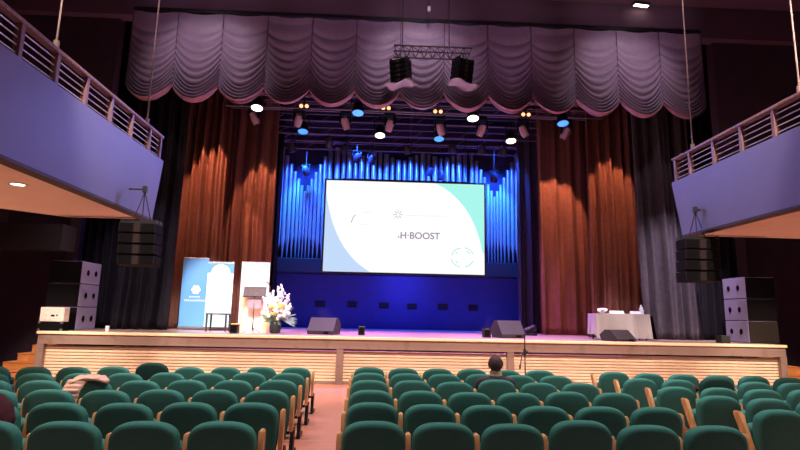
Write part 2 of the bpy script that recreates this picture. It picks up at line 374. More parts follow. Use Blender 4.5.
# swagged house curtain
VAL = mat('mauve grey satin', (144, 122, 148), 0.5, var=0.07, scale=6, spec=0.4)
VALHEM = mat('pink lit satin hem', (172, 122, 138), 0.5, var=0.07, scale=6, spec=0.4)  # coloured light on the grey satin, put into the hem colour
cusps = [at(172, 92, 13.2).x + 1.155 * k for k in range(-1, 13)]
zt = zh + 0.05; zb = 7.28
hc = thing('swagged_curtain', 'mauve swagged house curtain gathered in scallops above the stage', 'curtain', (0, 13.2, 0))
def swag(x0, x1, i):
    rnd = random.Random(40 + i)
    ph = rnd.uniform(-0.3, 0.3); jit = [rnd.uniform(-0.35, 0.35) for _ in range(8)]
    def pt(s, t):
        c = 1 - (2 * s - 1) ** 2
        sag = c * (0.08 + 0.50 * min(1, t / 0.7) - 0.18 * max(0, t - 0.7) / 0.3)
        z = zt - (zt - zb) * t - sag + (0.045 if s in (0, 1) else 0) * t
        ph_ = 12.0 * t ** 1.55 + ph + 0.10 * math.sin(3 * s + jit[int(t * 7)])
        rid = abs(math.sin(math.pi * ph_)) ** 0.9
        A = 0.03 + 0.20 * t ** 1.5
        y = -(A * rid * (0.35 + 0.65 * math.sqrt(max(c, 0))) + 0.05 * t * c)
        return (x0 + (x1 - x0) * s, y, z)
    N = 14
    o = MB().sheet(N, 110, lambda u, v: pt(u, v * 0.965)).build('swag', VAL, hc, True)
    MB().sheet(N, 10, lambda u, v: pt(u, 0.965 + v * 0.035)).build('hem', VALHEM, o, True)
    return o
for i in range(13):
    swag(cusps[i], cusps[i + 1], i)
MB().box(((cusps[0] + cusps[-1]) / 2, 0.06, zt + 0.0), (cusps[-1] - cusps[0], 0.24, 0.08)).build('curtain_track', BLACK, hc)
for c in cusps:
    MB().rod((c, -0.03, zb + 0.05), (c, -0.03, zt), 0.010, 6).build('gather_cord', mat('curtain cord', (96, 72, 86), 0.8), hc)

# ------------------------------------------------------------------ organ, back wall, screen
PIPE = mat('organ pipe tin', (186, 178, 186), 0.32, 0.55, var=0.05, scale=3)
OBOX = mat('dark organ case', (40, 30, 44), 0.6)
xo0, xo1 = at(273, 258, 19).x, at(521, 260, 19).x
zo = 3.60
og = thing('pipe_organ', 'pipe organ of tall metal pipes lit blue behind the screen', 'organ', (0, 19.0, zo))
MB().box(((xo0 + xo1) / 2, 0.15, -0.26), (xo1 - xo0 + 0.3, 0.86, 0.50), bevel=0.02).build('case_ledge', OBOX, og)
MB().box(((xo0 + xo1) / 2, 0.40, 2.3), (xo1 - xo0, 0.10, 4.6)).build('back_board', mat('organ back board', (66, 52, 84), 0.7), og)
def pipe(x, r, foot, ztop, y=0.0):
    m = MB().lathe([(0.012, 0), (r * 0.55, foot * 0.6), (r, foot), (r, foot + 0.02), (r * 0.93, foot + 0.03), (r, foot + 0.12), (r, ztop), (r * 0.85, ztop)], (x, y, 0), 14)
    m.box((x, y - r * 0.93, foot + 0.07), (r * 0.9, r * 0.2, 0.07))
    return m.build('pipe', PIPE, og, 50)
def vgroup(xa, xb):
    n = 13
    xs = []; wts = [1.0 + 0.75 * abs(2 * (k + 0.5) / n - 1) for k in range(n)]; tot = sum(wts); acc = 0
    for k in range(n):
        c = (acc + wts[k] / 2) / tot; acc += wts[k]
        q = abs(2 * c - 1)
        wdt = (xb - xa) * wts[k] / tot
        pipe(xa + (xb - xa) * c, wdt * 0.43, 0.85 - 0.35 * q, 2.4 + 1.8 * q, -0.06)
vgroup(xo0 + 0.05, xo0 + 1.95); vgroup(xo1 - 1.85, xo1 - 0.05)
xa, xb = xo0 + 2.0, xo1 - 1.9; n = 22
for k in range(n):
    q = abs(2 * (k + 0.5) / n - 1)
    pipe(xa + (xb - xa) * (k + 0.5) / n, 0.075 if k % 2 else 0.095, 0.45, 3.75 + 0.35 * math.cos(k * 0.9) * 0.3 + 0.2 * q, 0.0 if k % 2 else -0.05)
for i, (px, py) in enumerate(((320, 304), (352, 304.5), (384, 305.5), (412, 306.5), (443, 307), (473, 308))):
    p = at(px, py, 19.57)
    t = thing('wall_vent', 'small black vent box on the blue back wall, %s from the left' % ORD[i], 'vent', (p.x, 19.58, p.z), 0, 'vent boxes under the screen')
    MB().box((0, 0, 0), (0.36, 0.06, 0.22), bevel=0.01).build('housing', BLACK, t)
    m = MB()
    for k in range(4): m.box((0, -0.035, -0.075 + 0.05 * k), (0.30, 0.012, 0.012))
    m.build('grille', BLACKMATT, t)

# projection screen (plane Y = 17)
SY = 17.0
c00, c10, c01, c11 = at(322.5, 271, SY), at(485, 275, SY), at(327, 180, SY), at(483.5, 185, SY)
sx0, sx1 = (c00.x + c01.x) / 2, (c10.x + c11.x) / 2; sz0, sz1 = (c00.z + c10.z) / 2, (c01.z + c11.z) / 2
SW, SH = sx1 - sx0, sz1 - sz0
scr = thing('projection_screen', 'large projection screen with a white blue slide above the stage', 'screen', ((sx0 + sx1) / 2, SY, sz0))
def em(name, rgb, s=1.0): return mat(name, (10, 10, 10), 0.9, var=0.0, emit=rgb, strength=s, spec=0.0)
MB().box((0, 0.04, SH / 2), (SW + 0.12, 0.06, SH + 0.12), bevel=0.01).build('frame', BLACK, scr)
m = MB()
for q in (-0.38, 0.38): m.rod((q * SW, 0.04, SH), (q * SW, 0.04, 10.88 - sz0), 0.012, 6)
m.rod((-0.4 * SW, 0.04, SH + 0.07), (0.4 * SW, 0.04, SH + 0.07), 0.02, 8).build('hanging_cable', BLACK, scr)
face = MB().box((0, -0.0, SH / 2), (SW, 0.02, SH)).build('screen_face', em('lit white screen', (255, 255, 255), 1.05), scr)
def spoly(name, pts, m, y=-0.014):
    return MB().prism([((u - 0.5) * SW, v * SH) for u, v in pts], 'y', y - 0.002, y + 0.002).build(name, m, face)
def q3(a, b, c, n=14): return [tuple((1 - t) ** 2 * a[i] + 2 * t * (1 - t) * b[i] + t * t * c[i] for i in (0, 1)) for t in [k / n for k in range(n + 1)]]
spoly('blue_corner', [(0.001, 0.001)] + q3((0.001, 0.86), (0.06, 0.22), (0.29, 0.001)), em('lit pale blue', (196, 220, 252)))
spoly('teal_corner', [(0.999, 0.999)] + q3((0.69, 0.999), (0.93, 0.80), (0.985, 0.26)) + [(0.999, 0.22)], em('lit pale aqua', (170, 248, 238)))
TXT = em('lit grey violet ink', (148, 132, 160)); FAINT = em('lit faint grey ink', (238, 238, 242)); GREYI = em('lit grey ink', (176, 176, 184))
def stext(name, s, size, u, v, m, sx=1.0): return text_mesh(name, s, size, m, face, ((u - 0.5) * SW, -0.018, v * SH), (R(90), 0, 0), sx=sx)
stext('slide_title', 'H·BOOST', 0.30, 0.595, 0.405, TXT)
m = MB()
for k in range(8):                       # small star mark
    a = k * math.pi / 4
    cx, cz = (0.455 - 0.5) * SW, 0.635 * SH
    m.rod((cx + 0.05 * math.cos(a), -0.016, cz + 0.05 * math.sin(a)), (cx + 0.15 * math.cos(a), -0.016, cz + 0.15 * math.sin(a)), 0.012, 6)
m.build('star_mark', GREYI, face)
def bars(name, u0, u1, v, h, m_, n):
    m = MB(); rnd = random.Random(n)
    wd = (u1 - u0) * SW / n
    for k in range(n):
        m.box(((u0 - 0.5) * SW + wd * (k + 0.5), -0.016, v * SH), (wd * rnd.uniform(0.4, 0.75), 0.004, h * rnd.uniform(0.7, 1)))
    return m.build(name, m_, face)
bars('faint_line', 0.50, 0.76, 0.63, 0.06, FAINT, 17)
bars('faint_line', 0.235, 0.285, 0.65, 0.07, FAINT, 5)
bars('faint_line', 0.25, 0.29, 0.585, 0.05, FAINT, 4)
bars('faint_line', 0.20, 0.29, 0.515, 0.05, FAINT, 8)
bars('small_mark', 0.455, 0.475, 0.39, 0.07, GREYI, 2)
m = MB(); pts = q3((0.165, 0.53), (0.17, 0.60), (0.19, 0.62), 6)
m.path([((u - 0.5) * SW, -0.016, v * SH) for u, v in pts], 0.014, 6).build('curved_mark', GREYI, face)
m = MB()                                   # loose round arcs, lower right
for a0, a1, rr in ((20, 80, .31), (100, 170, .30), (190, 260, .32), (280, 345, .31), (30, 60, .23), (130, 150, .22), (215, 240, .23)):
    pts = [((0.862 - 0.5) * SW + rr * math.cos(R(a)) * 1.15, -0.016, 0.185 * SH + rr * math.sin(R(a))) for a in range(a0, a1 + 1, 10)]
    m.path(pts, 0.014, 6)
m.build('round_arcs', em('lit aqua ink', (176, 226, 232)), face)

# ------------------------------------------------------------------ stage rigging
BAR = mat('dark batten pipe', (134, 114, 136), 0.4, 0.5)
i = 0
battens = [(13.9, 98), (14.5, 100), (15.2, 112), (15.9, 114), (16.6, 124), (17.2, 137), (17.8, 144), (18.3, 152)]
BZ = {Y: at(410, py, Y).z for Y, py in battens}
def hang(t, z0, y=0.0):
    zb_ = BZ[min(BZ, key=lambda q: abs(q - t.location.y))] - t.location.z
    yb_ = min(BZ, key=lambda q: abs(q - t.location.y)) - t.location.y
    MB().rod((0, y, z0), (0, yb_, max(zb_ + 0.026, z0 + 0.05)), 0.016, 6).build('hanger', BLACK, t)
for k, (Y, py) in enumerate(battens):
    z = at(410, py, Y).z
    m = MB().rod((-4.4 - 0.1 * k, Y, z), (6.4 + 0.1 * k, Y, z), 0.028, 8).rod((-4.4 - 0.1 * k, Y, z + 0.22), (6.4 + 0.1 * k, Y, z + 0.22), 0.02, 8)
    for q in range(15): m.rod((-4.2 + 0.75 * q, Y, z), (-3.85 + 0.75 * q, Y, z + 0.22), 0.010, 6)
    for q in (-3, 1, 5): m.rod((q, Y, z + 0.2), (q, Y, 10.88), 0.008, 6)
    tag(m.build('lighting_batten', BAR, None, 40), 'dark double pipe lighting batten over the stage, %s from the front' % ORD[k], 'batten', 'battens over the stage')
bc = at(405, 131, 18.6)
tag(MB().sheet(40, 6, lambda u, v: (-3.6 + 9.2 * u, 18.75 + 0.03 * math.sin(60 * u), bc.z - 0.25 + 0.55 * v), 0.02).build('border_cloth', mat('blue border cloth', (80, 70, 130), 0.8), None, True), 'narrow blue lit border cloth hanging above the organ', 'cloth')
# fixtures
LW = mat('lit warm lens', (255, 235, 215), 0.3, emit=(255, 236, 214), strength=5)
LB = mat('lit blue lens', (90, 180, 255), 0.3, emit=(70, 150, 255), strength=1.2)
LO = mat('lit amber lens', (255, 190, 150), 0.3, emit=(255, 170, 120), strength=2.2)
def par(px, py, Y, blue, lab):
    p = at(px, py, Y)
    t = thing('stage_lamp', lab, 'stage lamp', p, 0, 'lit stage lamps')
    M = Matrix.Rotation(R(-14), 4, 'X')
    MB().lathe([(0.17, 0.0), (0.18, 0.03), (0.16, 0.10), (0.14, 0.28), (0.07, 0.36), (0.0, 0.36)], (0, 0, 0), 20, M).build('can', BLACK, t, 40)
    MB().lathe([(0.0, -0.012), (0.155, -0.006), (0.155, 0.012), (0.0, 0.012)], (0, 0, 0), 20, M).build('lens', LB if blue else LW, t)
    m = MB()
    for s in (-1, 1): m.rod((s * 0.19, -0.06, 0.16), (s * 0.19, -0.04, 0.46), 0.014, 6)
    m.rod((-0.19, -0.04, 0.46), (0.19, -0.04, 0.46), 0.014, 6).build('yoke', BLACK, t)
    MB().box((0, -0.04, 0.53), (0.07, 0.08, 0.14), bevel=0.01).build('clamp', BLACK, t)
    hang(t, 0.5, -0.04)
for px, py, Y, b, lab in ((257, 108, 14.5, 0, 'lit white stage lamp at far left of the front batten'), (358, 113, 14.5, 1, 'lit blue stage lamp high under the curtain left of centre'),
                          (473, 118.5, 14.5, 0, 'lit white stage lamp high under the curtain right of centre'), (563, 123.5, 14.5, 1, 'lit blue stage lamp at far right of the front batten'),
                          (303, 131.5, 16.6, 1, 'lit blue stage lamp over the left end of the organ'), (380, 135.5, 16.6, 0, 'lit white stage lamp over the left half of the screen'),
                          (439, 139, 16.6, 1, 'lit blue stage lamp over the right half of the screen'), (511, 141, 16.6, 0, 'lit white stage lamp over the right end of the organ')):
    par(px, py, Y, b, lab)
HEADC = mat('pinkish grey lamp head', (196, 160, 168), 0.5)
heads = [254, 299, 345, 390, 440, 482, 523, 566]; hy = [117, 119, 122, 124, 128, 129, 130, 132]
for k, (px, py) in enumerate(zip(heads, hy)):
    p = at(px, py, 15.9)
    t = thing('moving_head_lamp', 'unlit moving head lamp hanging in the row, %s from the left' % ORD[k], 'stage lamp', p, R(random.uniform(-30, 30)), 'moving head lamps on the batten')
    MB().box((0, 0, 0.30), (0.30, 0.26, 0.14), bevel=0.02).build('base', BLACK, t)
    m = MB()
    for s in (-1, 1): m.box((s * 0.155, 0, 0.11), (0.05, 0.13, 0.32), bevel=0.012)
    m.box((0, 0, 0.225), (0.34, 0.10, 0.03))
    m.build('yoke', BLACK, t)
    M = Matrix.Rotation(R(25 if k % 2 else -20), 4, 'Y') @ Matrix.Rotation(R(18), 4, 'X')
    hd = MB().lathe([(0.0, -0.24), (0.09, -0.24), (0.105, -0.20), (0.12, -0.02), (0.10, 0.12), (0.05, 0.16), (0.0, 0.16)], (0, 0, 0), 18, M).build('head', HEADC, t, 40)
    MB().lathe([(0.0, -0.247), (0.075, -0.245), (0.075, -0.238), (0.0, -0.238)], (0, 0, 0), 16, M).build('lens', BLACK, hd)
    MB().box((0, 0, 0.42), (0.08, 0.08, 0.14)).build('clamp', BLACK, t)
    hang(t, 0.45)
for k, (px, py) in enumerate(((304, 106), (386, 108), (438, 111.5), (526, 114.5))):
    p = at(px, py, 13.9)
    t = thing('twin_lamp', 'small twin amber lamp just under the curtain hem, %s from the left' % ORD[k], 'stage lamp', p, 0, 'twin amber lamps')
    MB().box((0, 0.08, 0), (0.30, 0.12, 0.15), bevel=0.02).build('housing', BLACK, t)
    for s in (-0.075, 0.075):
        MB().lathe([(0.0, 0.0), (0.05, 0.0), (0.05, 0.02), (0.0, 0.02)], (0, 0, 0), 14, Matrix.Translation((s, 0.01, 0)) @ Matrix.Rotation(R(90), 4, 'X')).build('lens', LO, t)
    hang(t, 0.06, 0.08)
rnd = random.Random(5)
for k, (px, py, Y) in enumerate(((329, 143, 17.2), (357, 158, 17.8), (372, 160, 17.8), (408, 150, 17.2), (430, 172, 18.3), (441, 176, 18.3), (482, 150, 17.2), (494, 178, 17.8), (292, 148, 17.2), (306, 171, 18.3), (503, 152, 17.2), (345, 149, 17.2), (452, 148, 17.2), (276, 153, 17.8), (525, 158, 17.8))):
    p = at(px, py, Y)
    t = thing('flood_lamp', 'dark unlit lamp clamped to the rear battens above the organ', 'stage lamp', p, R(rnd.uniform(-40, 40)), 'dark lamps on the rear battens')
    M = Matrix.Rotation(R(rnd.uniform(10, 40)), 4, 'X')
    MB().lathe([(0.12, -0.14), (0.13, -0.10), (0.11, 0.10), (0.06, 0.17), (0.0, 0.17)], (0, 0, 0), 16, M).build('can', mat('dark lamp paint', (60, 50, 66), 0.45), t, 40)
    m = MB()
    for s in (-1, 1): m.rod((s * 0.14, 0, 0), (s * 0.14, 0, 0.24), 0.012, 6)
    m.rod((-0.14, 0, 0.24), (0.14, 0, 0.24), 0.012, 6).build('yoke', BLACK, t)
    hang(t, 0.24)

# ------------------------------------------------------------------ hanging speakers
SPK = mat('dark brown speaker cloth', (34, 28, 30), 0.85, var=0.15, scale=90, spec=0.08)
SPKF = mat('speaker front mesh', (50, 40, 40), 0.85, var=0.2, scale=120, spec=0.08)
def line_array(name, label, top, wd, dp, mh, n, tilt, yaw, chain, group):
    t = thing(name, label, 'speaker', top, yaw, group)
    for k in range(n):
        a = R(tilt * k); z = -mh * (k + 0.5) - 0.05
        mm = MB().box((0, 0.02 * k, z), (wd, dp, mh * 0.93), rot=(-a, 0, 0), bevel=0.012).build('module', SPK, t)
        MB().box((0, 0.02 * k - dp / 2 - 0.004, z), (wd * 0.17, 0.02, mh * 0.82), rot=(-a, 0, 0)).build('horn', SPKF, mm)
        for s in (-1, 1):
            MB().box((s * wd * 0.29, 0.02 * k - dp / 2 - 0.002, z), (wd * 0.34, 0.012, mh * 0.76), rot=(-a, 0, 0)).build('grille', BLACKMATT, mm)
    m = MB()
    m.box((0, 0, -0.02), (wd * 1.02, 0.05, 0.05))
    for s in (-1, 1): m.box((s * wd * 0.45, 0, -0.03), (0.04, dp * 0.9, 0.06))
    m.build('flying_frame', BLACK, t)
    if chain:
        m = MB().rod((0, 0, chain), (-0.15, 0, 0), 0.008, 6).rod((0, 0, chain), (0.15, 0, 0), 0.008, 6).rod((0, 0, chain), (0, 0, 0), 0.009, 6)
        m.build('chain', BLACK, t)
        MB().box((0, 0, chain + 0.04), (0.07, 0.07, 0.12), bevel=0.01).rod((0, 0, chain + 0.04), (math.copysign(0.32, top[0] * -1) * -1, 0, chain + 0.04), 0.015, 6).build('hoist', BLACK, t)
    return t
a = at(142, 221, 9.4); b = at(142, 266, 9.4)
line_array('hanging_speaker', 'black hanging line array speaker under the left balcony end', (a.x, 9.4, a.z), 0.61, 0.36, (a.z - b.z - 0.05) / 4, 4, 1, R(3), 0.52, 'hanging speakers beside the balconies')
a = at(697, 237, 9.8); b = at(697, 282, 9.8)
line_array('hanging_speaker', 'black hanging line array speaker under the right balcony end', (a.x, 9.8, a.z), 0.64, 0.36, (a.z - b.z - 0.05) / 4, 4, 1, R(-3), 0.48, 'hanging speakers beside the balconies')
# centre cluster
ya = 12.2
tr = thing('hanging_truss', 'short aluminium truss hung before the swagged curtain', 'truss', at(431, 54, ya))
x0 = at(394, 50, ya).x - at(431, 54, ya).x; x1 = at(471, 54, ya).x - at(431, 54, ya).x
m = MB()
for yy, zz in ((-0.14, 0.12), (0.14, 0.12), (0, -0.12)): m.rod((x0, yy, zz), (x1, yy, zz), 0.02, 8)
m.build('chord', mat('aluminium truss tube', (74, 66, 70), 0.4, 0.5), tr)
m = MB(); nb = 9
for k in range(nb):
    xa_ = x0 + (x1 - x0) * k / nb; xb_ = x0 + (x1 - x0) * (k + 0.5) / nb; xc_ = x0 + (x1 - x0) * (k + 1) / nb
    for yy in (-0.14, 0.14): m.rod((xa_, yy, 0.12), (xb_, 0, -0.12), 0.009, 6).rod((xb_, 0, -0.12), (xc_, yy, 0.12), 0.009, 6)
    m.rod((xa_, -0.14, 0.12), (xc_, 0.14, 0.12), 0.008, 6)
m.build('lacing', MATS['aluminium truss tube'], tr)
m = MB()
for s in (x0 * 0.78, x1 * 0.45): m.rod((s, 0, 0.12), (s, 0, 10.2 - tr.location.z), 0.012, 6)
m.build('hoist_cable', BLACK, tr)
POLY = mat('white plastic sheet', (226, 214, 232), 0.5)
for px, yawd, side in ((400.5, -28, 'left'), (463, 28, 'right')):
    a = at(px, 60, ya); b = at(px, 83, ya)
    t = line_array('hanging_speaker', 'small line array hung from the %s end of the centre truss' % side, (a.x, ya, a.z), 0.44, 0.34, (a.z - b.z - 0.05) / 5, 5, 0.8, R(yawd), 0.0, 'speakers on the centre truss')
    MB().rod((0, 0, 0), (0, 0, 0.16), 0.015, 6).build('hanger', BLACK, t)
    s = -1 if side == 'left' else 1
    MB().sheet(10, 5, lambda u, v: (-0.36 + 0.72 * u, -0.20 + 0.4 * v, (b.z - a.z) - 0.05 + 0.03 * math.sin(9 * u + 4 * v) + 0.03 * s * (0.5 - u)), 0.02).build('bottom_sheet', POLY, t, True)

# ceiling fixtures
p = atz(641, 3.5, 10.2)
t = thing('ceiling_spotlight', 'lit white ceiling light at the top right', 'light', (p.x, p.y, 10.2))
MB().box((0, 0, -0.03), (0.46, 0.16, 0.06), rot=(0, 0, R(8))).build('housing', BLACK, t)
MB().box((0, 0, -0.065), (0.40, 0.11, 0.012), rot=(0, 0, R(8))).build('lens', LW, t)
p = at(429, 9, 12.6)
t = thing('ceiling_sensor', 'tiny white sensor hanging from the ceiling near the centre', 'sensor', (p.x, 12.6, p.z))
MB().box((0, 0, 0), (0.08, 0.08, 0.13), bevel=0.01).build('body', CHROME, t)
MB().rod((0, 0, 0.06), (0, 0, 10.2 - p.z), 0.01, 6).build('stem', BLACK, t)

# ------------------------------------------------------------------ speaker stacks
LAV = mat('grey speaker cabinet paint', (150, 136, 176), 0.55, var=0.05)
GRL = mat('black speaker grille', (20, 16, 18), 0.85, var=0.25, scale=150, spec=0.05)
def subwoofer(x, y, z, side, label, h, pale=False):
    """box whose inward side face shows two handle holes"""
    wd, dp = 0.74, 0.86
    t = thing('subwoofer', label, 'speaker', (x, y, z), 0, 'stacked subwoofers')
    MB().box((0, dp / 2, h / 2), (wd, dp, h - 0.015), bevel=0.012).build('cabinet', LAV, t)
    MB().box((0, -0.012, h / 2), (wd - 0.02, 0.03, h - 0.03), bevel=0.01).build('grille', mat('brown grey grille', (48, 40, 36), 0.85, var=0.2, scale=150, spec=0.05) if pale else GRL, t)
    for yy in (0.26, 0.62):
        MB().lathe([(0.0, 0.0), (0.045, 0.0), (0.055, 0.012), (0.05, 0.018), (0.04, 0.006), (0.0, 0.004)], (0, 0, 0), 18, Matrix.Translation((-side * wd / 2, yy, h * 0.5)) @ Matrix.Rotation(R(-90 * side), 4, 'Y') @ Matrix.Diagonal((1.3, 1, 1, 1))).build('handle', BLACKMATT, t, 40)
    return t
hS = 0.535
for side, px in ((-1, 57.5), (1, 766)):
    x = at(px, 330 if side < 0 else 343, 12.9).x
    for k in range(3):
        nm = ('bottom', 'middle', 'top')[k]
        subwoofer(x, 12.95, ST + hS * k, side, 'lavender sided black subwoofer, %s of the %s stack' % (nm, 'left' if side < 0 else 'right'), hS, side > 0 and k == 0)
m = MB()
p = at(740, 338, 12.75)
tag(MB().box((at(723, 340, 12.8).x, 12.8, ST + 0.09), (0.22, 0.24, 0.18), bevel=0.015).build('equipment_box', BLACK), 'small black box beside the right speaker stack', 'box')
# dark case with white box before the left stack
cx = at(53, 330, 12.6).x
fc = thing('flight_case', 'dark equipment case before the left speaker stack', 'case', (cx, 12.62, ST))
MB().box((0, 0, 0.10), (0.52, 0.3, 0.20), bevel=0.012).build('body', BLACKMATT, fc)
m = MB()
for s in (-1, 1):
    for zz in (0.02, 0.18): m.box((s * 0.24, -0.14, zz), (0.05, 0.04, 0.05))
m.build('corner', STEEL, fc)
p0, p1 = at(42, 307, 12.6), at(64, 322, 12.6)
wb = thing('white_box', 'small white box with dark dots on the left equipment case', 'box', (cx, 12.6, ST + 0.20))
MB().box((0, 0, (p0.z - ST - 0.20) / 2), (p1.x - p0.x, 0.22, p0.z - ST - 0.20), bevel=0.012).build('body', mat('white plastic', (240, 214, 200), 0.5), wb)
MB().ball((0.02, -0.112, 0.13), (0.045, 0.01, 0.025)).ball((0.11, -0.112, 0.14), (0.02, 0.01, 0.02)).build('dot', BLACK, wb, True)
p = at(105, 331, 12.7)
cup = MB().lathe([(0.035, 0), (0.045, 0.12), (0.04, 0.12), (0.032, 0.01), (0.0, 0.01)], (0, 0, 0), 16).build('paper_cup', mat('white paper', (235, 230, 240), 0.6), None, 40, (p.x, 12.8, ST))
tag(cup, 'white cup on the stage right of the left speaker stack', 'cup')

# ------------------------------------------------------------------ banners
def em_none(): pass
BB = mat('sky blue banner print', (104, 164, 222), 0.5, var=0.06, scale=1.5)
BWHT = mat('white banner print', (240, 240, 242), 0.5, var=0.01)
BLT = mat('pale aqua banner print', (176, 222, 236), 0.5, var=0.04)
def banner(label, xa, xb, Y, ztop, base_mat, decor):
    wd = xb - xa; h = ztop - ST
    t = thing('rollup_banner', label, 'banner', ((xa + xb) / 2, Y, ST), 0, 'roll up banners')
    s = MB().box((0, 0, h / 2 + 0.03), (wd, 0.008, h - 0.08)).build('printed_sheet', base_mat, t)
    MB().box((0, 0, 0.045), (wd + 0.03, 0.16, 0.09), bevel=0.03).build('base_cassette', STEEL, t)
    MB().rod((-wd / 2, 0, h), (wd / 2, 0, h), 0.015, 8).build('top_bar', CHROME, t)
    MB().rod((0, 0.05, 0.06), (0, 0.02, h), 0.012, 8).build('pole', STEEL, t)
    decor(s, wd, h)
    return t
def d_logo(s, wd, h):
    m = MB()
    for k in range(7):
        a = 2 * math.pi * k / 6
        if k < 6: m.ball((0.05 + 0.075 * math.cos(a), -0.008, h * 0.555 + 0.075 * math.sin(a)), (0.05, 0.004, 0.05))
        else: m.ball((0.05, -0.008, h * 0.555), (0.05, 0.004, 0.05))
    m.build('flower_logo', BWHT, s)
    rnd = random.Random(3)
    for (za, n, w_) in ((0.455, 5, 0.30), (0.405, 11, 0.56)):
        m = MB(); st = w_ / n
        for k in range(n):
            x = 0.03 - w_ / 2 + st * (k + 0.5)
            hh = 0.055 if (k == 0 or za < 0.45) else 0.04
            m.box((x - st * 0.25, -0.007, h * za), (st * 0.22, 0.004, hh)).box((x, -0.007, h * za + hh * rnd.choice((-0.4, 0.4, 0.0))), (st * 0.6, 0.004, 0.012)).box((x + st * 0.22, -0.007, h * za - hh * 0.1), (st * 0.18, 0.004, hh * 0.8))
        m.build('lettering', BWHT, s)
def cloud(u0, wd, h, v0):
    pts = []
    for c, r_ in (((-0.5, v0 - 0.05), 0), ):
        pass
    pts = [(-wd / 2, h * v0)] + [(-wd * 0.5 + wd * 0.12, h * v0)]
    pts += [(wd * 0.36 * -math.cos(R(a)), h * v0 + 0.02 + 0.22 * math.sin(R(a))) for a in range(15, 166, 15)]
    pts += [(wd / 2 - wd * 0.12, h * v0), (wd / 2, h * v0)]
    return pts
def d_cloud(s, wd, h):
    pts = cloud(0, wd, h, 0.84)
    MB().prism(pts + [(wd / 2, h * 0.985), (-wd / 2, h * 0.985)], 'y', -0.009, -0.005).build('sky_print', BB, s)
    m = MB().prism([(-wd / 2, 0.12), (wd / 2, 0.12), (wd / 2, h * 0.34), (wd * 0.1, h * 0.37), (-wd / 2, h * 0.30)], 'y', -0.009, -0.005)
    m.build('lower_print', BLT, s)
    m = MB()
    for k in range(4): m.box((-0.05, -0.011, h * 0.29 - 0.04 * k), (0.28 - 0.04 * k, 0.002, 0.016))
    m.build('lettering', BWHT, s)
def d_ring(s, wd, h):
    pts = cloud(0, wd, h, 0.86)
    MB().prism(pts + [(wd / 2, h * 0.985), (-wd / 2, h * 0.985)], 'y', -0.009, -0.005).build('sky_print', BLT, s)
    m = MB()
    for a0, a1, rr in ((40, 110, 0.2), (150, 230, 0.2), (270, 330, 0.2), (60, 90, 0.1)):
        m.path([(0.02 + rr * math.cos(R(a)), -0.009, h * 0.80 + rr * math.sin(R(a))) for a in range(a0, a1 + 1, 10)], 0.008, 6)
    m.build('ring_print', mat('grey teal print', (170, 190, 196), 0.6), s)
YB = 14.9
banner('sky blue roll up banner with a white flower logo', at(180.5, 290, YB).x, at(206.5, 290, YB).x, YB + 0.05, at(196, 258, YB).z, BB, d_logo)
banner('white roll up banner with a sky blue top, behind the stool', at(207, 290, YB).x, at(233, 290, YB).x, YB - 0.05, at(222, 262.5, YB).z, BWHT, d_cloud)
banner('white roll up banner behind the lectern', at(238, 290, YB).x, at(267, 290, YB).x, YB + 0.25, at(252, 262.5, YB + .25).z, BWHT, d_ring)

# stool / side table before the white banner
ta, tb = at(208, 318, 14.2), at(229, 318, 14.2)
zt_ = at(218, 314, 14.2).z
sw = tb.x - ta.x
t = thing('side_table', 'small dark framed side table before the white banner', 'table', ((ta.x + tb.x) / 2, 14.2, ST))
MB().box((0, 0, zt_ - ST), (sw, 0.42, 0.035), bevel=0.006).build('tabletop', mat('dark brown frame', (62, 44, 50), 0.5), t)
for s in (-1, 1):
    for q in (-1, 1): MB().box((s * (sw / 2 - 0.025), q * 0.18, (zt_ - ST) / 2), (0.04, 0.04, zt_ - ST)).build('leg', MATS['dark brown frame'], t)

# lectern and music stand
LY = 14.1
la, lb = at(241, 310, LY).x, at(268, 310, LY).x
lt = thing('lectern', 'white lectern, amber uplight glow coloured into its sides, before a banner', 'lectern', ((la + lb) / 2, LY + 0.1, ST))
lw = lb - la; lh = 0.93
WLEC = mat('white lectern panel', (236, 220, 214), 0.5, var=0.02)
MB().box((0, 0, lh / 2), (lw - 0.16, 0.34, lh), bevel=0.01).build('body', WLEC, lt)
for s in (-1, 1):
    MB().box((s * (lw / 2 - 0.05), 0, lh / 2), (0.10, 0.40, lh), bevel=0.01).build('side_panel', mat('painted amber glow', (250, 206, 160), 0.4, emit=(255, 160, 80), strength=0.6), lt)  # orange uplight glow on the white sides, put into colour and emission
MB().box((0, -0.02, lh + 0.02), (lw, 0.44, 0.04), rot=(R(12), 0, 0), bevel=0.008).build('top', WLEC, lt)
MB().path([(lw / 2 - 0.04, 0.1, lh), (lw / 2 - 0.02, 0.1, lh + 0.22), (lw / 2 - 0.06, 0.02, lh + 0.33), (lw / 2 - 0.10, -0.05, lh + 0.34)], 0.012, 8).build('gooseneck_microphone', BLACK, lt, True)
ms = thing('music_stand', 'dark music stand standing before the white lectern', 'music stand', (at(252, 331, LY - 0.35).x, LY - 0.35, ST))
zd0, zd1 = at(252, 296.5, LY - .35).z - ST, at(252, 286.5, LY - .35).z - ST
MB().box((0, 0.05, (zd0 + zd1) / 2), (0.56, 0.02, (zd1 - zd0) * 1.05), rot=(R(-20), 0, 0), bevel=0.005).build('desk', mat('dark perforated desk', (66, 46, 50), 0.6, var=0.5, scale=22), ms)
MB().box((0, 0.0, zd0 - 0.01), (0.56, 0.07, 0.015)).build('lip', BLACK, ms)
MB().box((0, 0.03, zd0 - 0.16), (0.34, 0.006, 0.26)).build('paper', mat('grey paper', (140, 126, 140), 0.7), ms)
MB().rod((0, 0.02, 0.03), (0, 0.04, zd0), 0.011, 8).build('pole', BLACK, ms)
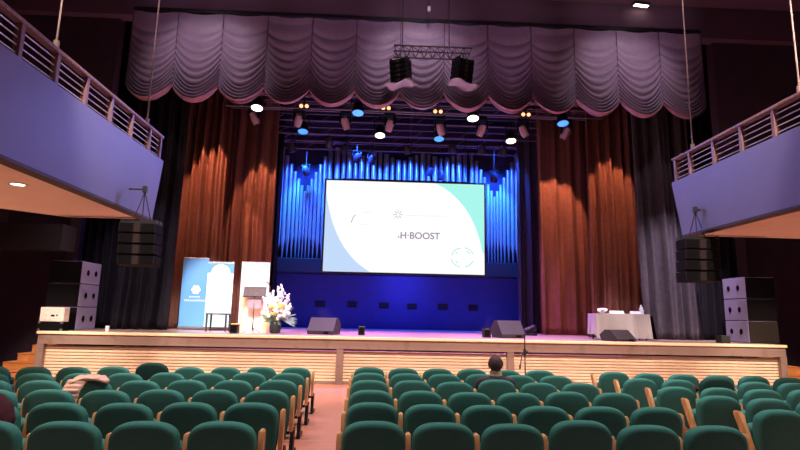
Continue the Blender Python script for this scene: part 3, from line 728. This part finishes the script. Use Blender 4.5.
for k in range(3):
    an = R(90 + 120 * k)
    MB().rod((0, 0.02, 0.12), (0.24 * math.cos(an), 0.02 + 0.24 * math.sin(an), 0.008), 0.009, 6).build('leg', BLACK, ms)

# floor uplights (small black boxes)
UPL = mat('amber lit lens', (255, 190, 110), 0.3, emit=(255, 150, 60), strength=4)
def floor_box(px, py, Y, label, lit=False, wd=0.22):
    x = at(px, py, Y).x
    t = thing('floor_uplight', label, 'stage lamp', (x, Y, ST), 0, 'small black floor lamps on the stage')
    MB().box((0, 0, 0.11), (wd, 0.2, 0.21), bevel=0.012).build('housing', BLACK, t)
    MB().box((0, 0.02, 0.218), (wd * 0.8, 0.14, 0.01)).build('lens', UPL if lit else BLACKMATT, t)
    MB().box((0, -0.105, 0.11), (wd * 0.7, 0.012, 0.15)).build('face', BLACKMATT, t)
    return x
xu = floor_box(234.5, 330, 13.0, 'small black floor lamp glowing amber left of the lectern', True, 0.19)
spot('amber_uplight', (xu, 13.05, ST + 0.26), (xu + 0.1, 14.3, ST + 1.0), 26, (1.0, 0.42, 0.12), 80, 0.8, 0.06)
spot('amber_uplight', (at(271, 330, 14.0).x, 13.9, ST + 0.05), (at(268, 330, 14.0).x, 14.6, ST + 0.9), 14, (1.0, 0.42, 0.12), 90, 0.8, 0.06)
floor_box(361.5, 332, 13.4, 'small black floor lamp right of the left stage monitor', False, 0.16)
floor_box(486.5, 334, 13.4, 'small black floor lamp left of the right stage monitor', False, 0.19)

# ------------------------------------------------------------------ flowers
fx = at(275, 331, 13.5).x
fa = thing('flower_arrangement', 'tall arrangement of white flowers in a black pot beside the lectern', 'flowers', (fx, 13.5, ST))
MB().lathe([(0.10, 0), (0.135, 0.04), (0.145, 0.26), (0.13, 0.28), (0.12, 0.26), (0.0, 0.25)], (0, 0, 0), 20).build('pot', mat('dark pot', (46, 52, 54), 0.4), fa, 40)
LEAF = mat('grey green leaf', (128, 158, 130), 0.6, var=0.25, scale=12); PETW = mat('white petal', (244, 238, 240), 0.6, var=0.03)
PETY = mat('yellow orange petal', (246, 206, 120), 0.6, var=0.1); PETB = mat('pale blue leaf', (170, 196, 206), 0.6, var=0.1)
rnd = random.Random(11)
def leafblade(m, base, tip, wd):
    base, tip = Vector(base), Vector(tip); d = tip - base
    sd = d.cross(Vector((0, 1, 0.2))).normalized() * wd
    mid = base + d * 0.5 + Vector((0, -0.02, 0.02))
    b = m.bm
    v = [b.verts.new(base), b.verts.new(mid + sd), b.verts.new(tip), b.verts.new(mid - sd), b.verts.new(mid + Vector((0, 0.008, -0.006)))]
    b.faces.new((v[0], v[1], v[2])); b.faces.new((v[0], v[2], v[3])); b.faces.new((v[0], v[3], v[4])); b.faces.new((v[4], v[3], v[2])); b.faces.new((v[0], v[4], v[1])); b.faces.new((v[4], v[2], v[1]))
spikes = [(-0.22, 0.98), (-0.08, 1.02), (0.03, 1.12), (0.10, 1.18), (0.28, 0.95), (-0.32, 0.86), (0.17, 0.98), (-0.14, 0.88), (0.36, 0.72), (-0.30, 0.70), (-0.05, 0.84), (0.22, 0.80)]
for sx_, hz in spikes:
    y_ = rnd.uniform(-0.1, 0.12)
    m = MB()
    b0 = Vector((sx_ * 0.15, y_ * 0.3, 0.25)); t0 = Vector((sx_, y_, hz))
    for k in range(16):
        q = 0.42 + 0.58 * k / 15
        c = b0.lerp(t0, q); r_ = 0.085 * (1.15 - q) + 0.016
        m.ball(c + Vector((rnd.uniform(-r_, r_), rnd.uniform(-r_, r_) - 0.01, 0)), (r_ * 0.95, r_ * 0.9, r_ * 0.75), 8, 6, (rnd.random(), rnd.random(), 0))
    o = m.build('flower_spike', PETW, fa, True)
    MB().rod(b0, t0, 0.007, 6).build('stem', LEAF, o)
m = MB()
for k in range(60):
    a = rnd.uniform(0, 6.28); r_ = rnd.uniform(0.15, 0.42)
    b0 = (0.05 * math.cos(a), 0.05 * math.sin(a), 0.27)
    leafblade(m, b0, (r_ * math.cos(a) * 1.05, 0.7 * r_ * math.sin(a), 0.30 + rnd.uniform(-0.12, 0.45)), rnd.uniform(0.018, 0.035))
m.build('foliage', LEAF, fa)
m = MB()
for k in range(26):
    a = rnd.uniform(-0.5, 0.6); r_ = rnd.uniform(0.3, 0.5)
    leafblade(m, (0.12, -0.05, 0.34), (0.08 + r_ * math.cos(a), -0.1, 0.30 + r_ * math.sin(a) * 0.7), 0.022)
m.build('palm_leaf', PETB, fa)
for nm, mt, n, zz, spread_ in (('rose', PETY, 10, 0.56, 0.18), ('white_bloom', PETW, 18, 0.50, 0.30)):
    for k in range(n):
        m = MB(); c = Vector((rnd.uniform(-spread_, spread_) + 0.05, rnd.uniform(-0.22, -0.08), zz + rnd.uniform(-0.16, 0.16)))
        for q in range(6):
            a = q * 1.05
            m.ball(c + Vector((0.022 * math.cos(a), -0.006, 0.022 * math.sin(a))), (0.026, 0.018, 0.026), 8, 6)
        m.ball(c + Vector((0, -0.016, 0)), (0.016, 0.014, 0.016), 8, 6)
        m.build(nm, mt, fa, True)

# ------------------------------------------------------------------ stage monitors
MONS = mat('grey monitor shell', (52, 46, 46), 0.6, var=0.08)
MONG = mat('monitor grille', (44, 38, 40), 0.7, var=0.2, scale=120)
def monitor(px, py, Y, wd, h, rz, label):
    x = at(px, py, Y).x
    t = thing('stage_monitor', label, 'speaker', (x, Y, ST), rz, 'wedge stage monitors')
    prof = [(-0.26, 0.0), (0.24, 0.0), (0.30, h * 0.55), (0.12, h), (-0.04, h), (-0.28, h * 0.22)]
    MB().prism(prof, 'x', -wd / 2, wd / 2).build('cabinet', MONS, t)
    # the sloped face looks to the back of the stage
    g = Vector((0.21, h * 0.775)); d = Vector((0.18, -h * 0.45)); ang = math.atan2(d.y, d.x)
    MB().box((0, 0.226, h * 0.785), (wd * 0.86, d.length * 0.85, 0.012), rot=(ang, 0, 0)).build('grille', MONG, t)
    MB().box((0, -0.19, h * 0.45), (wd * 0.3, 0.02, 0.05), rot=(R(-40), 0, 0)).build('handle', BLACK, t)
    MB().box((wd * 0.22, -0.285, h * 0.12), (0.12, 0.02, 0.05)).build('socket_plate', BLACKMATT, t)
monitor(324, 332, 13.5, 0.66, 0.40, R(-14), 'grey wedge stage monitor before the left part of the screen')
monitor(508, 336, 13.5, 0.64, 0.42, R(16), 'grey wedge stage monitor behind the seated person')
monitor(618, 339, 12.8, 0.56, 0.26, R(20), 'low black wedge stage monitor before the table')

# small floor lamp right of centre
x = at(530, 327, 15.6).x
t = thing('floor_spotlight', 'small dark spotlight on the stage floor before the violet curtain', 'stage lamp', (x, 15.6, ST))
MB().box((0, 0, 0.03), (0.34, 0.26, 0.05), bevel=0.01).build('base', BLACK, t)
MB().lathe([(0.0, -0.16), (0.09, -0.16), (0.10, 0.12), (0.06, 0.18), (0, 0.18)], (0, 0, 0), 16, Matrix.Translation((0.0, 0, 0.17)) @ Matrix.Rotation(R(68), 4, 'Y')).build('can', BLACK, t, 40)
MB().rod((0, 0.11, 0.04), (0, 0.11, 0.2), 0.012, 6).rod((0, -0.11, 0.04), (0, -0.11, 0.2), 0.012, 6).rod((0, -0.11, 0.05), (0, 0.11, 0.05), 0.012, 6).build('yoke', BLACK, t)

# ------------------------------------------------------------------ table with cloth
TY = 13.4
xa, xb = at(596, 320, TY).x, at(650, 320, TY).x
zt_ = at(620, 314, TY).z
TW, TH, TD = xb - xa, zt_ - ST, 0.50
tx = (xa + xb) / 2
t = thing('folding_table', 'folding table hidden under the pale cloth at stage right', 'table', (tx, TY + TD / 2, ST))
MB().box((0, 0, TH - 0.03), (TW - 0.04, TD - 0.04, 0.03)).build('tabletop', BLACK, t)
for s in (-1, 1):
    for q in (-1, 1): MB().rod((s * (TW / 2 - 0.08), q * (TD / 2 - 0.07), 0), (s * (TW / 2 - 0.08), q * (TD / 2 - 0.07), TH - 0.03), 0.018, 8).build('leg', BLACK, t)
CLO = mat('grey white tablecloth', (172, 160, 160), 0.8, var=0.03)
m = MB()
per = []
nx, ny = 60, 24
def rim(k, n):
    pass
loop = [(-TW / 2 + TW * i / nx, -TD / 2, 0, -1) for i in range(nx)] + [(TW / 2, -TD / 2 + TD * i / ny, 1, 0) for i in range(ny)] + [(TW / 2 - TW * i / nx, TD / 2, 0, 1) for i in range(nx)] + [(-TW / 2, TD / 2 - TD * i / ny, -1, 0) for i in range(ny)]
rings = []
for j in range(9):
    v = j / 8; ring = []
    for i, (x_, y_, nx_, ny_) in enumerate(loop):
        wv = 0.028 * v * math.sin(i * 0.55 + 1.3 * math.sin(i * 0.13)) + 0.05 * v
        long_ = TH * (0.93 if ny_ == -1 and x_ > -TW * 0.44 else 0.80 if nx_ == -1 else 0.95)
        ring.append((x_ + nx_ * wv, y_ + ny_ * wv, -long_ * v))
    rings.append(ring)
top_ = [m.bm.verts.new(p_) for p_ in rings[0]]; m.bm.faces.new(top_)
prev = top_; fs = []
for ring in rings[1:]:
    cur = [m.bm.verts.new(p_) for p_ in ring]; n_ = len(cur)
    for i in range(n_): m.bm.faces.new((prev[i], prev[(i + 1) % n_], cur[(i + 1) % n_], cur[i]))
    prev = cur
o = m.build('tablecloth', CLO, None, 60, (tx, TY + TD / 2, ST + TH + 0.003))
tag(o, 'pale grey cloth draped over the table at stage right', 'tablecloth')
x1_ = at(654, 325, TY + 0.35).x
o = MB().sheet(8, 10, lambda u, v: (TW / 2 + 0.07 + 0.20 * (1 - v) * (0.4 + 0.6 * u) + 0.03 * u, -0.25 + 0.5 * u, 0.02 + (TH - 0.06) * v), 0.02).build('black_drape', BLACKMATT, None, True, (tx, TY + TD / 2, ST))
tag(o, 'black drape hanging off the right end of the table', 'drape')
zc = ST + TH + 0.005
p = at(599, 310, TY + 0.15)
t = thing('flower_bowl', 'small white posy at the left end of the table', 'flowers', (p.x + 0.1, TY + 0.2, zc))
MB().lathe([(0.05, 0), (0.07, 0.05), (0.06, 0.05), (0.0, 0.02)], (0, 0, 0), 16).build('bowl', CHROME, t, 40)
m = MB()
for k in range(14):
    a = k * 2.4; m.ball((0.085 * math.cos(a) * (k / 14 + 0.3), 0.06 * math.sin(a), 0.08 + 0.03 * math.sin(k)), (0.04, 0.04, 0.035), 8, 6)
m.build('bloom', PETW, t, True); MB().ball((0.0, -0.07, 0.09), (0.02, 0.02, 0.02), 8, 6).build('bloom_centre', LEAF, t, True)
for k, (pa, pb, lab) in enumerate(((609.5, 623.5, 'low white paper stack in the middle of the table'), (630, 640, 'low white paper stack beside the bottle on the table'))):
    xa_, xb_ = at(pa, 313, TY + 0.2).x, at(pb, 313, TY + 0.2).x
    t = thing('name_card', lab, 'papers', ((xa_ + xb_) / 2, TY + 0.2, zc))
    MB().prism([(-0.06, 0), (0.06, 0), (0.003, 0.075), (-0.003, 0.075)], 'x', -(xb_ - xa_) / 2, (xb_ - xa_) / 2).build('card', MATS['white paper'], t)
    MB().box((0, 0.0, 0.004), (xb_ - xa_ + 0.04, 0.24, 0.006)).build('sheet', MATS['white paper'], t)
GLASS = mat('clear bottle plastic', (214, 224, 240), 0.15, var=0.02)
p = at(642.5, 312, TY + 0.15)
for dx, dy, sc_, lab in ((0, 0, 1.0, 'clear water bottle standing on the right end of the table'), (0.09, 0.12, 0.8, 'shorter clear bottle behind the water bottle on the table')):
    t = thing('water_bottle', lab, 'bottle', (p.x + dx, TY + 0.22 + dy, zc), 0, 'bottles on the table')
    prof = [(0.04, 0), (0.045, 0.01), (0.045, 0.13), (0.03, 0.17), (0.018, 0.19), (0.018, 0.21), (0, 0.21)]
    MB().lathe([(r_ * sc_, z_ * sc_) for r_, z_ in prof], (0, 0, 0), 16).build('body', GLASS, t, 40)
    MB().lathe([(0.02 * sc_, 0.205 * sc_), (0.02 * sc_, 0.235 * sc_), (0, 0.235 * sc_)], (0, 0, 0), 14).build('cap', BWHT, t, 40)

# ------------------------------------------------------------------ seats
def outline(hw, z0, z1, h=0.17, e=2.9, n=26):
    """rounded shield outline in x,z going counter-clockwise from lower left"""
    pts = [(-hw * 0.88, z0), (hw * 0.88, z0), (hw * 0.96, z0 + 0.12)]
    zs = z1 - h
    for k in range(n + 1):
        a = math.pi * k / n
        c, s_ = math.cos(a), math.sin(a)
        pts.append((hw * math.copysign(abs(c) ** (2 / e), c), zs + h * abs(s_) ** (2 / e)))
    pts.append((-hw * 0.96, z0 + 0.12))
    return pts
def padded(hw, z0, z1, h, e, y0, y1, lean, inset=0.02):
    base = outline(hw, z0, z1, h, e); cz = (z0 + z1) / 2
    def ring(k, y):
        out = []
        for x_, z_ in base:
            sx_ = (hw - inset * k) / hw; sz_ = ((z1 - z0) / 2 - inset * k) / ((z1 - z0) / 2)
            zz = cz + (z_ - cz) * sz_
            out.append((x_ * sx_, y + (z1 - zz) * lean, zz))
        return out
    d = y1 - y0
    m = MB()
    m.loft([ring(2.2, y0 - 0.006), ring(1.0, y0), ring(0.30, y0 + 0.12 * d), ring(0.0, y0 + 0.40 * d), ring(0.0, y0 + 0.7 * d), ring(0.35, y0 + 0.90 * d), ring(1.0, y1), ring(2.4, y1 + 0.01)])
    return m
Hs = 0.88 - FL
seat0 = thing('theatre_seat', 'x', 'seat', (0, 0, -50), 0, 'theatre seats')
backA = padded(0.246, 0.22, Hs, 0.17, 2.9, -0.05, 0.06, 0.10).build('backrest', GREEN, seat0, 60)
padded(0.225, 0.22, 0.56, 0.10, 3.0, 0.13, 0.26, 0.06).build('seat_cushion', GREEN, seat0, 60)
def arm(x, lean=0.03):
    poly = [(0.0, 0.28), (0.085, 0.27), (0.10 + lean, 0.58), (0.115 + lean, 0.625), (0.10 + lean, 0.64), (0.02 + lean, 0.64), (0.008 + lean, 0.62), (0.004 + lean * 0.5, 0.46)]
    o = MB().prism(poly, 'x', x - 0.019, x + 0.019)
    es = [e for e in o.bm.edges if abs(e.verts[0].co.x - e.verts[1].co.x) < 1e-6]
    bmesh.ops.bevel(o.bm, geom=es, offset=0.008, segments=2, affect='EDGES')
    return o
def leg(x):
    return MB().box((x, 0.16, 0.15), (0.042, 0.10, 0.30), rot=(R(-14), 0, 0)).box((x, 0.24, 0.022), (0.046, 0.26, 0.044), bevel=0.008)
armL = arm(-0.2725).build('armrest', WOOD, seat0, 40); legL = leg(-0.2725).build('leg', BLACK, seat0)
MB().rod((-0.25, 0.12, 0.25), (0.25, 0.12, 0.25), 0.018, 8).build('hinge_bar', BLACK, seat0)
armR_me = arm(0.2725); armR_o = armR_me.build('armrest', WOOD, None, 40); legR_o = leg(0.2725).build('leg', BLACK)
armR_mesh, legR_mesh = armR_o.data, legR_o.data
armA_o = arm(-0.2725, 0.16).build('armrest', WOOD, None, 40); armA_mesh = armA_o.data; bpy.data.objects.remove(armA_o)
bpy.data.objects.remove(armR_o); bpy.data.objects.remove(legR_o)
rows = ['front row', 'second row', 'third row', 'fourth row', 'fifth row', 'sixth row']
used0 = False; count = 0
special = {}
def place(block, r, k, x, y, rz, last, dz=0.0, dark=False, pitch=0.545):
    global used0, count
    z = FL
    px, py = proj((x, y, 0.88)); hw = 0.27 * FPX / y
    if px + hw < 1 or px - hw > 799: return None
    aisle = 'the side aisle' if block == 'right' else 'the aisle'
    lab = 'green theatre seat, %s from %s, %s from the stage, %s block' % (ORD[k], aisle, rows[r], block)
    if not used0:
        t = seat0; t.location = (x, y, z); t.rotation_euler = (0, 0, rz); t['label'] = lab; used0 = True
    else:
        t = dup(seat0, (x, y, z), rz, lab)
    t['group'] = 'theatre seats in the %s block' % block
    t.scale = (pitch / 0.545, 1, 1)
    ends = []
    if last:
        for nm, me in (('armrest', armR_mesh), ('leg', legR_mesh)):
            o = bpy.data.objects.new(nm, me); COL.objects.link(o); ends.append((o, t))
    for c in t.children:
        if c.name.startswith('backrest'):
            c.location = (0, 0, dz); c.rotation_euler = (0, 0, 0)
            if dark:
                c.data = c.data.copy(); c.data.materials[0] = GREEN_DARK
                t['label'] = 'green theatre seat with a dark raised back, %s from the stage, %s block' % (rows[r], block)
        elif c.name.startswith('armrest') and block == 'right':
            if k == 0: c.data = armA_mesh; c.location = (0, 0, 0.02)
            else: c.location = (0, 0, -0.12)
        elif c.name.startswith('armrest') and block == 'left': c.location = (0, 0, -0.03)
    count += 1
    return ends
late = []
LX = [-1.23, -1.21, -1.20, -1.16, -1.13, -1.14]; LYs = [8.67, 7.80, 6.97, 6.08, 5.23, 4.32]; SL = [.16, .156, .136, .10, .09, .055]; LP = [.515, .52, .53, .54, .552, .562]
tall = {('left', 0, 4): (0.055, True), ('middle', 5, 3): (0.028, False), ('middle', 3, 4): (0.02, False), ('middle', 2, 3): (0.03, False), ('right', 1, 2): (0.035, True), ('middle', 3, 5): (0.015, False),
        ('right', 0, 0): (0.01, False), ('right', 3, 0): (0.012, False), ('middle', 4, 3): (-0.006, False)}
for r in range(6):
    for k in range(11):
        dz, dk = tall.get(('left', r, k), (random.uniform(-0.006, 0.006), False))
        e = place('left', r, k, LX[r] - LP[r] * k, LYs[r] - SL[r] * LP[r] * k, 0.0, k == 0, dz, dk, LP[r])
        if e: late += e
CX = [-0.10, -0.09, -0.07, -0.04, -0.02, 0.0]; CYs = [8.80, 8.04, 7.12, 6.16, 5.30, 4.41]
for r in range(6):
    for k in range(6):
        dz, dk = tall.get(('middle', r, k), (random.uniform(-0.006, 0.006), False))
        e = place('middle', r, k, CX[r] + 0.545 * k, CYs[r], 0, k == 5, dz, dk)
        if e: late += e
RX = [3.77, 3.80, 3.83, 3.81, 3.88]; RYs = [8.65, 7.86, 6.97, 6.07, 5.25]
for r in range(5):
    for k in range(11):
        dz, dk = tall.get(('right', r, k), (random.uniform(-0.006, 0.006), False))
        place('right', r, k, RX[r] + 0.525 * k, RYs[r] - 0.11 * 0.525 * k, 0.0, False, dz, dk, 0.525)
for o, t in late: o.parent = t
print('seats', count)

# garments left on seats
def puffy(name, pts, material, label, cat, seams):
    """quilted garment: ribbon of cross sections (centre, half width vector, thickness)"""
    m = MB(); rings = []
    N = len(pts)
    for i_, (c, hwv, th, nrm) in enumerate(pts):
        c, hwv, nrm = Vector(c), Vector(hwv), Vector(nrm).normalized()
        q = i_ / (N - 1) * seams
        puff = 0.65 + 0.35 * abs(math.sin(math.pi * q))
        ring = []
        for k in range(14):
            a = 2 * math.pi * k / 14
            ring.append(c + hwv * math.cos(a) + nrm * th * puff * math.sin(a))
        rings.append(ring)
    m.loft(rings)
    return m
PINK = mat('pale pink quilted nylon', (222, 176, 158), 0.45, var=0.05, scale=14, spec=0.4)
jx, jy = -3.42, 6.60
def lerp_pts(keys, n):
    out = []
    for i_ in range(n):
        q = i_ / (n - 1) * (len(keys) - 1); a = min(int(q), len(keys) - 2); f = q - a
        A, B = keys[a], keys[a + 1]
        out.append(tuple((Vector(A[j]).lerp(Vector(B[j]), f) if j != 2 else A[2] * (1 - f) + B[2] * f) for j in range(4)))
    return out
jk = thing('puffer_jacket', 'pale pink puffer jacket thrown over a seat back in the left block', 'jacket', (jx, jy, 0.9))
keys = [((-0.05, -0.12, -0.06), (0, 0.05, 0.02), 0.03, (0, -0.3, 1)), ((0.0, -0.06, 0.0), (0, 0.13, 0.03), 0.035, (0, -0.2, 1)), ((0.12, 0.0, 0.022), (0, 0.15, 0), 0.035, (0, 0, 1)), ((0.24, 0.02, 0.012), (0, 0.13, 0), 0.032, (0, 0, 1)), ((0.32, 0.02, -0.03), (0, 0.05, 0), 0.02, (0.5, 0, 1))]
puffy('a', lerp_pts(keys, 37), PINK, '', '', 6).build('collar_body', PINK, jk, True)
keys = [((0.04, -0.10, 0.0), (0.11, 0, 0), 0.05, (0, -1, 0.5)), ((0.03, -0.20, -0.10), (0.10, 0, 0), 0.055, (0, -1, 0.2)), ((0.02, -0.22, -0.22), (0.10, 0, 0), 0.055, (0, -1, 0)), ((-0.01, -0.23, -0.38), (0.11, 0, 0), 0.06, (0, -1, 0))]
puffy('b', lerp_pts(keys, 49), PINK, '', '', 7).build('sleeve', PINK, jk, True)
MAR = mat('dark maroon wool', (66, 30, 42), 0.9, var=0.15, scale=30, spec=0.2)
cxx, cyy = LX[4] - LP[4] * 4, LYs[4] - SL[4] * LP[4] * 4
ct = thing('maroon_coat', 'dark maroon coat hung over a seat back at the left edge', 'coat', (cxx, cyy + 0.03, 0.90))
keys = [((-0.3, -0.10, -0.10), (0, 0.03, 0.03), 0.03, (0, -1, 0.6)), ((-0.15, -0.10, -0.04), (0, 0.10, 0.11), 0.045, (0, -1, 0.8)), ((0.08, -0.10, -0.06), (0, 0.10, 0.11), 0.05, (0, -1, 0.8)), ((0.20, -0.10, -0.11), (0, 0.07, 0.08), 0.04, (0, -1, 0.8)), ((0.26, -0.10, -0.16), (0, 0.02, 0.03), 0.02, (0, -1, 0.8))]
puffy('c', lerp_pts(keys, 25), MAR, '', '', 2.5).build('shoulder', MAR, ct, True)
keys = [((-0.05, -0.17, -0.10), (0.24, 0, 0), 0.03, (0, -1, 0)), ((-0.05, -0.17, -0.16), (0.22, 0, 0), 0.035, (0, -1, 0)), ((-0.06, -0.15, -0.22), (0.18, 0, 0), 0.03, (0, -1, 0))]
puffy('d', lerp_pts(keys, 17), MAR, '', '', 1).build('body', MAR, ct, True)
p = at(699, 386, 7.75)
mb = thing('maroon_scarf', 'small maroon scarf lying between seats of the right block', 'scarf', (p.x, 7.95, p.z - 0.06))
keys = [((-0.10, 0, -0.03), (0, 0.04, 0), 0.03, (0, 0, 1)), ((0, 0, 0.03), (0, 0.06, 0), 0.06, (0, 0, 1)), ((0.10, 0, -0.02), (0, 0.04, 0), 0.035, (0, 0, 1))]
puffy('e', lerp_pts(keys, 13), MAR, '', '', 2).build('cloth', mat('maroon knit', (110, 36, 56), 0.9), mb, True)

# ------------------------------------------------------------------ microphone stand in front of the stage
x = at(525, 360, 10.6).x
ms = thing('microphone_stand', 'black microphone stand on the floor before the stage front', 'microphone stand', (x, 10.6, FL))
ztop = at(526, 334, 10.6).z - FL; zclip = at(525.5, 352, 10.6).z - FL
MB().rod((0, 0, 0.02), (0, 0, ztop), 0.013, 8).build('pole', BLACK, ms)
MB().rod((0, 0, zclip - 0.06), (0, 0, zclip + 0.05), 0.03, 10).box((0.03, 0, zclip), (0.06, 0.03, 0.03)).build('clutch', BLACK, ms)
MB().path([(-0.03, 0, zclip), (-0.07, -0.02, zclip - 0.08), (-0.09, -0.02, zclip - 0.2), (-0.10, -0.02, zclip - 0.26)], 0.010, 6).build('cable', BLACK, ms, True)
MB().rod((-0.10, -0.02, zclip - 0.24), (-0.11, -0.02, zclip - 0.33), 0.02, 8, 0.016).build('microphone', BLACK, ms)
for k in range(3):
    a = R(30 + 120 * k); MB().rod((0, 0, 0.09), (0.27 * math.cos(a), 0.27 * math.sin(a), 0.012), 0.011, 6).build('leg', BLACK, ms)

# ------------------------------------------------------------------ seated person
def skin(name, verts, edges, material, parent, sub=2):
    me = bpy.data.meshes.new(name); me.from_pydata([v[0] for v in verts], edges, [])
    o = bpy.data.objects.new(name, me); COL.objects.link(o)
    md = o.modifiers.new('s', 'SKIN'); md.use_smooth_shade = True
    for i_, v in enumerate(verts):
        r_ = v[1] if isinstance(v[1], tuple) else (v[1], v[1])
        me.skin_vertices[0].data[i_].radius = r_
    me.skin_vertices[0].data[0].use_root = True
    ss = o.modifiers.new('u', 'SUBSURF'); ss.levels = sub; ss.render_levels = sub
    dg = bpy.context.evaluated_depsgraph_get()
    m2 = bpy.data.meshes.new_from_object(o.evaluated_get(dg)); bpy.data.objects.remove(o)
    m2.materials.clear(); m2.materials.append(material)
    m2.polygons.foreach_set('use_smooth', [True] * len(m2.polygons))
    o2 = bpy.data.objects.new(name, m2); COL.objects.link(o2); o2.parent = parent
    return o2
PX_, PY_ = CX[2] + 0.545 * 3, CYs[2]
pe = thing('person', 'person with short brown hair in a dark jacket seated in the middle block', 'person', (PX_ + 0.03, PY_ + 0.22, FL - 0.03))
SKINM = mat('warm skin', (190, 140, 118), 0.6, var=0.05)
HAIR = mat('greying brown hair', (74, 52, 56), 0.8, var=0.45, scale=55)
JACK = mat('dark plum jacket', (52, 44, 62), 0.8, var=0.12, scale=20)
TROU = mat('dark trousers', (38, 38, 46), 0.8)
# neck and head (z above the hall floor); head top at 1.06
V = [((0, 0.00, 0.40), (0.12, 0.09)), ((0, -0.01, 0.52), (0.12, 0.08)), ((0, -0.02, 0.69), (0.13, 0.08)), ((0, -0.01, 0.77), (0.07, 0.06)), ((0, 0.0, 0.83), 0.048), ((0, 0.015, 0.87), (0.066, 0.075)), ((0, 0.01, 0.95), (0.078, 0.092)), ((0, 0.0, 1.01), (0.062, 0.075))]
Ed = [(k, k + 1) for k in range(7)]
hips = len(V)
for s in (-1, 1):
    b = len(V)
    V += [((s * 0.085, 0.05, 0.36), 0.075), ((s * 0.10, 0.38, 0.37), 0.058), ((s * 0.10, 0.41, 0.20), 0.045), ((s * 0.10, 0.41, 0.05), 0.034), ((s * 0.10, 0.52, 0.03), 0.03)]
    Ed += [(0, b), (b, b + 1), (b + 1, b + 2), (b + 2, b + 3), (b + 3, b + 4)]
    b = len(V)
    V += [((s * 0.185, -0.01, 0.735), 0.050), ((s * 0.225, 0.03, 0.50), 0.042), ((s * 0.14, 0.24, 0.46), 0.032), ((s * 0.09, 0.32, 0.455), (0.035, 0.018))]
    Ed += [(2, b), (b, b + 1), (b + 1, b + 2), (b + 2, b + 3)]
    h = b + 3
    for f_, (dx, ln, dz) in enumerate(((-0.024, 0.055, 0.0), (-0.008, 0.065, 0.004), (0.008, 0.060, 0.004), (0.022, 0.045, 0.0))):
        c = len(V)
        V += [((s * (0.09 - dx), 0.345, 0.458 + dz), 0.009), ((s * (0.085 - dx), 0.345 + ln * 0.6, 0.455), 0.008), ((s * (0.08 - dx), 0.345 + ln, 0.44), 0.007)]
        Ed += [(h, c), (c, c + 1), (c + 1, c + 2)]
    c = len(V)
    V += [((s * 0.055, 0.325, 0.46), 0.010), ((s * 0.035, 0.35, 0.455), 0.008)]
    Ed += [(h, c), (c, c + 1)]
body = skin('body', V, Ed, SKINM, pe)
MB().ball((0, 0.105, 0.925), (0.014, 0.022, 0.022), 8, 8).build('nose', SKINM, pe, True)
for s in (-1, 1):
    MB().ball((s * 0.083, 0.01, 0.92), (0.012, 0.022, 0.032), 10, 8).build('ear', SKINM, pe, True)
    MB().ball((s * 0.032, 0.088, 0.945), (0.012, 0.010, 0.009), 8, 6).build('eye', BWHT, pe, True)
MB().box((0, 0.094, 0.878), (0.045, 0.012, 0.008)).build('mouth', mat('lip', (160, 92, 86), 0.6), pe)
m = MB()
g = bmesh.ops.create_uvsphere(m.bm, u_segments=28, v_segments=20, radius=1.0)
for v in g['verts']:
    d = v.co.copy(); r_ = 1 + 0.05 * math.sin(13 * d.x + 5 * d.z) * math.sin(11 * d.z + 3 * d.y)
    front = max(0.0, d.y - 0.25)
    low = max(0.0, -d.z - 0.15)
    v.co = Vector((d.x * 0.097 * r_ * (1 - 0.25 * low), -0.005 + d.y * (0.112 if d.y < 0 else 0.10 * (1 - 0.35 * front - 0.3 * low)) * r_, 0.952 + d.z * 0.112 * r_ - 0 * front))
m.build('hair', HAIR, pe, True)
Vj = [((0, 0.0, 0.38), (0.145, 0.11)), ((0, -0.01, 0.52), (0.145, 0.10)), ((0, -0.02, 0.69), (0.15, 0.10)), ((0, -0.015, 0.775), (0.10, 0.075)), ((0, -0.005, 0.81), (0.07, 0.062))]
Ej = [(0, 1), (1, 2), (2, 3), (3, 4)]
for s in (-1, 1):
    b = len(Vj)
    Vj += [((s * 0.205, -0.01, 0.738), 0.072), ((s * 0.25, 0.03, 0.54), 0.058), ((s * 0.145, 0.235, 0.46), 0.044)]
    Ej += [(2, b), (b, b + 1), (b + 1, b + 2)]
skin('jacket', Vj, Ej, JACK, pe)
MB().lathe([(0.085, 0.80), (0.078, 0.835), (0.07, 0.865), (0.06, 0.865), (0.062, 0.80)], (0, -0.002, 0), 20).build('collar', mat('beige scarf', (214, 186, 166), 0.8), pe, 60)
Vt = [((0, 0.02, 0.37), (0.14, 0.09))]; Et = []
for s in (-1, 1):
    b = len(Vt)
    Vt += [((s * 0.09, 0.06, 0.36), 0.085), ((s * 0.10, 0.38, 0.37), 0.068), ((s * 0.10, 0.41, 0.20), 0.055), ((s * 0.10, 0.41, 0.08), 0.046)]
    Et += [(0, b), (b, b + 1), (b + 1, b + 2), (b + 2, b + 3)]
skin('trousers', Vt, Et, TROU, pe)
for s in (-1, 1): MB().ball((s * 0.10, 0.48, 0.035), (0.045, 0.12, 0.04), 12, 8).build('shoe', BLACK, pe, True)
for o in COL.objects:
    if o.name.startswith('theatre_seat') and abs(o.location.x - PX_) < 0.02 and abs(o.location.y - PY_) < 0.02:
        for c in o.children:
            if c.name.startswith('seat_cushion'):      # folded down under the person
                c.rotation_euler = (R(-82), 0, 0); c.location = (0, 0.0, 0.50)
        o['label'] = 'green theatre seat holding the seated person, third row from the stage, middle block'
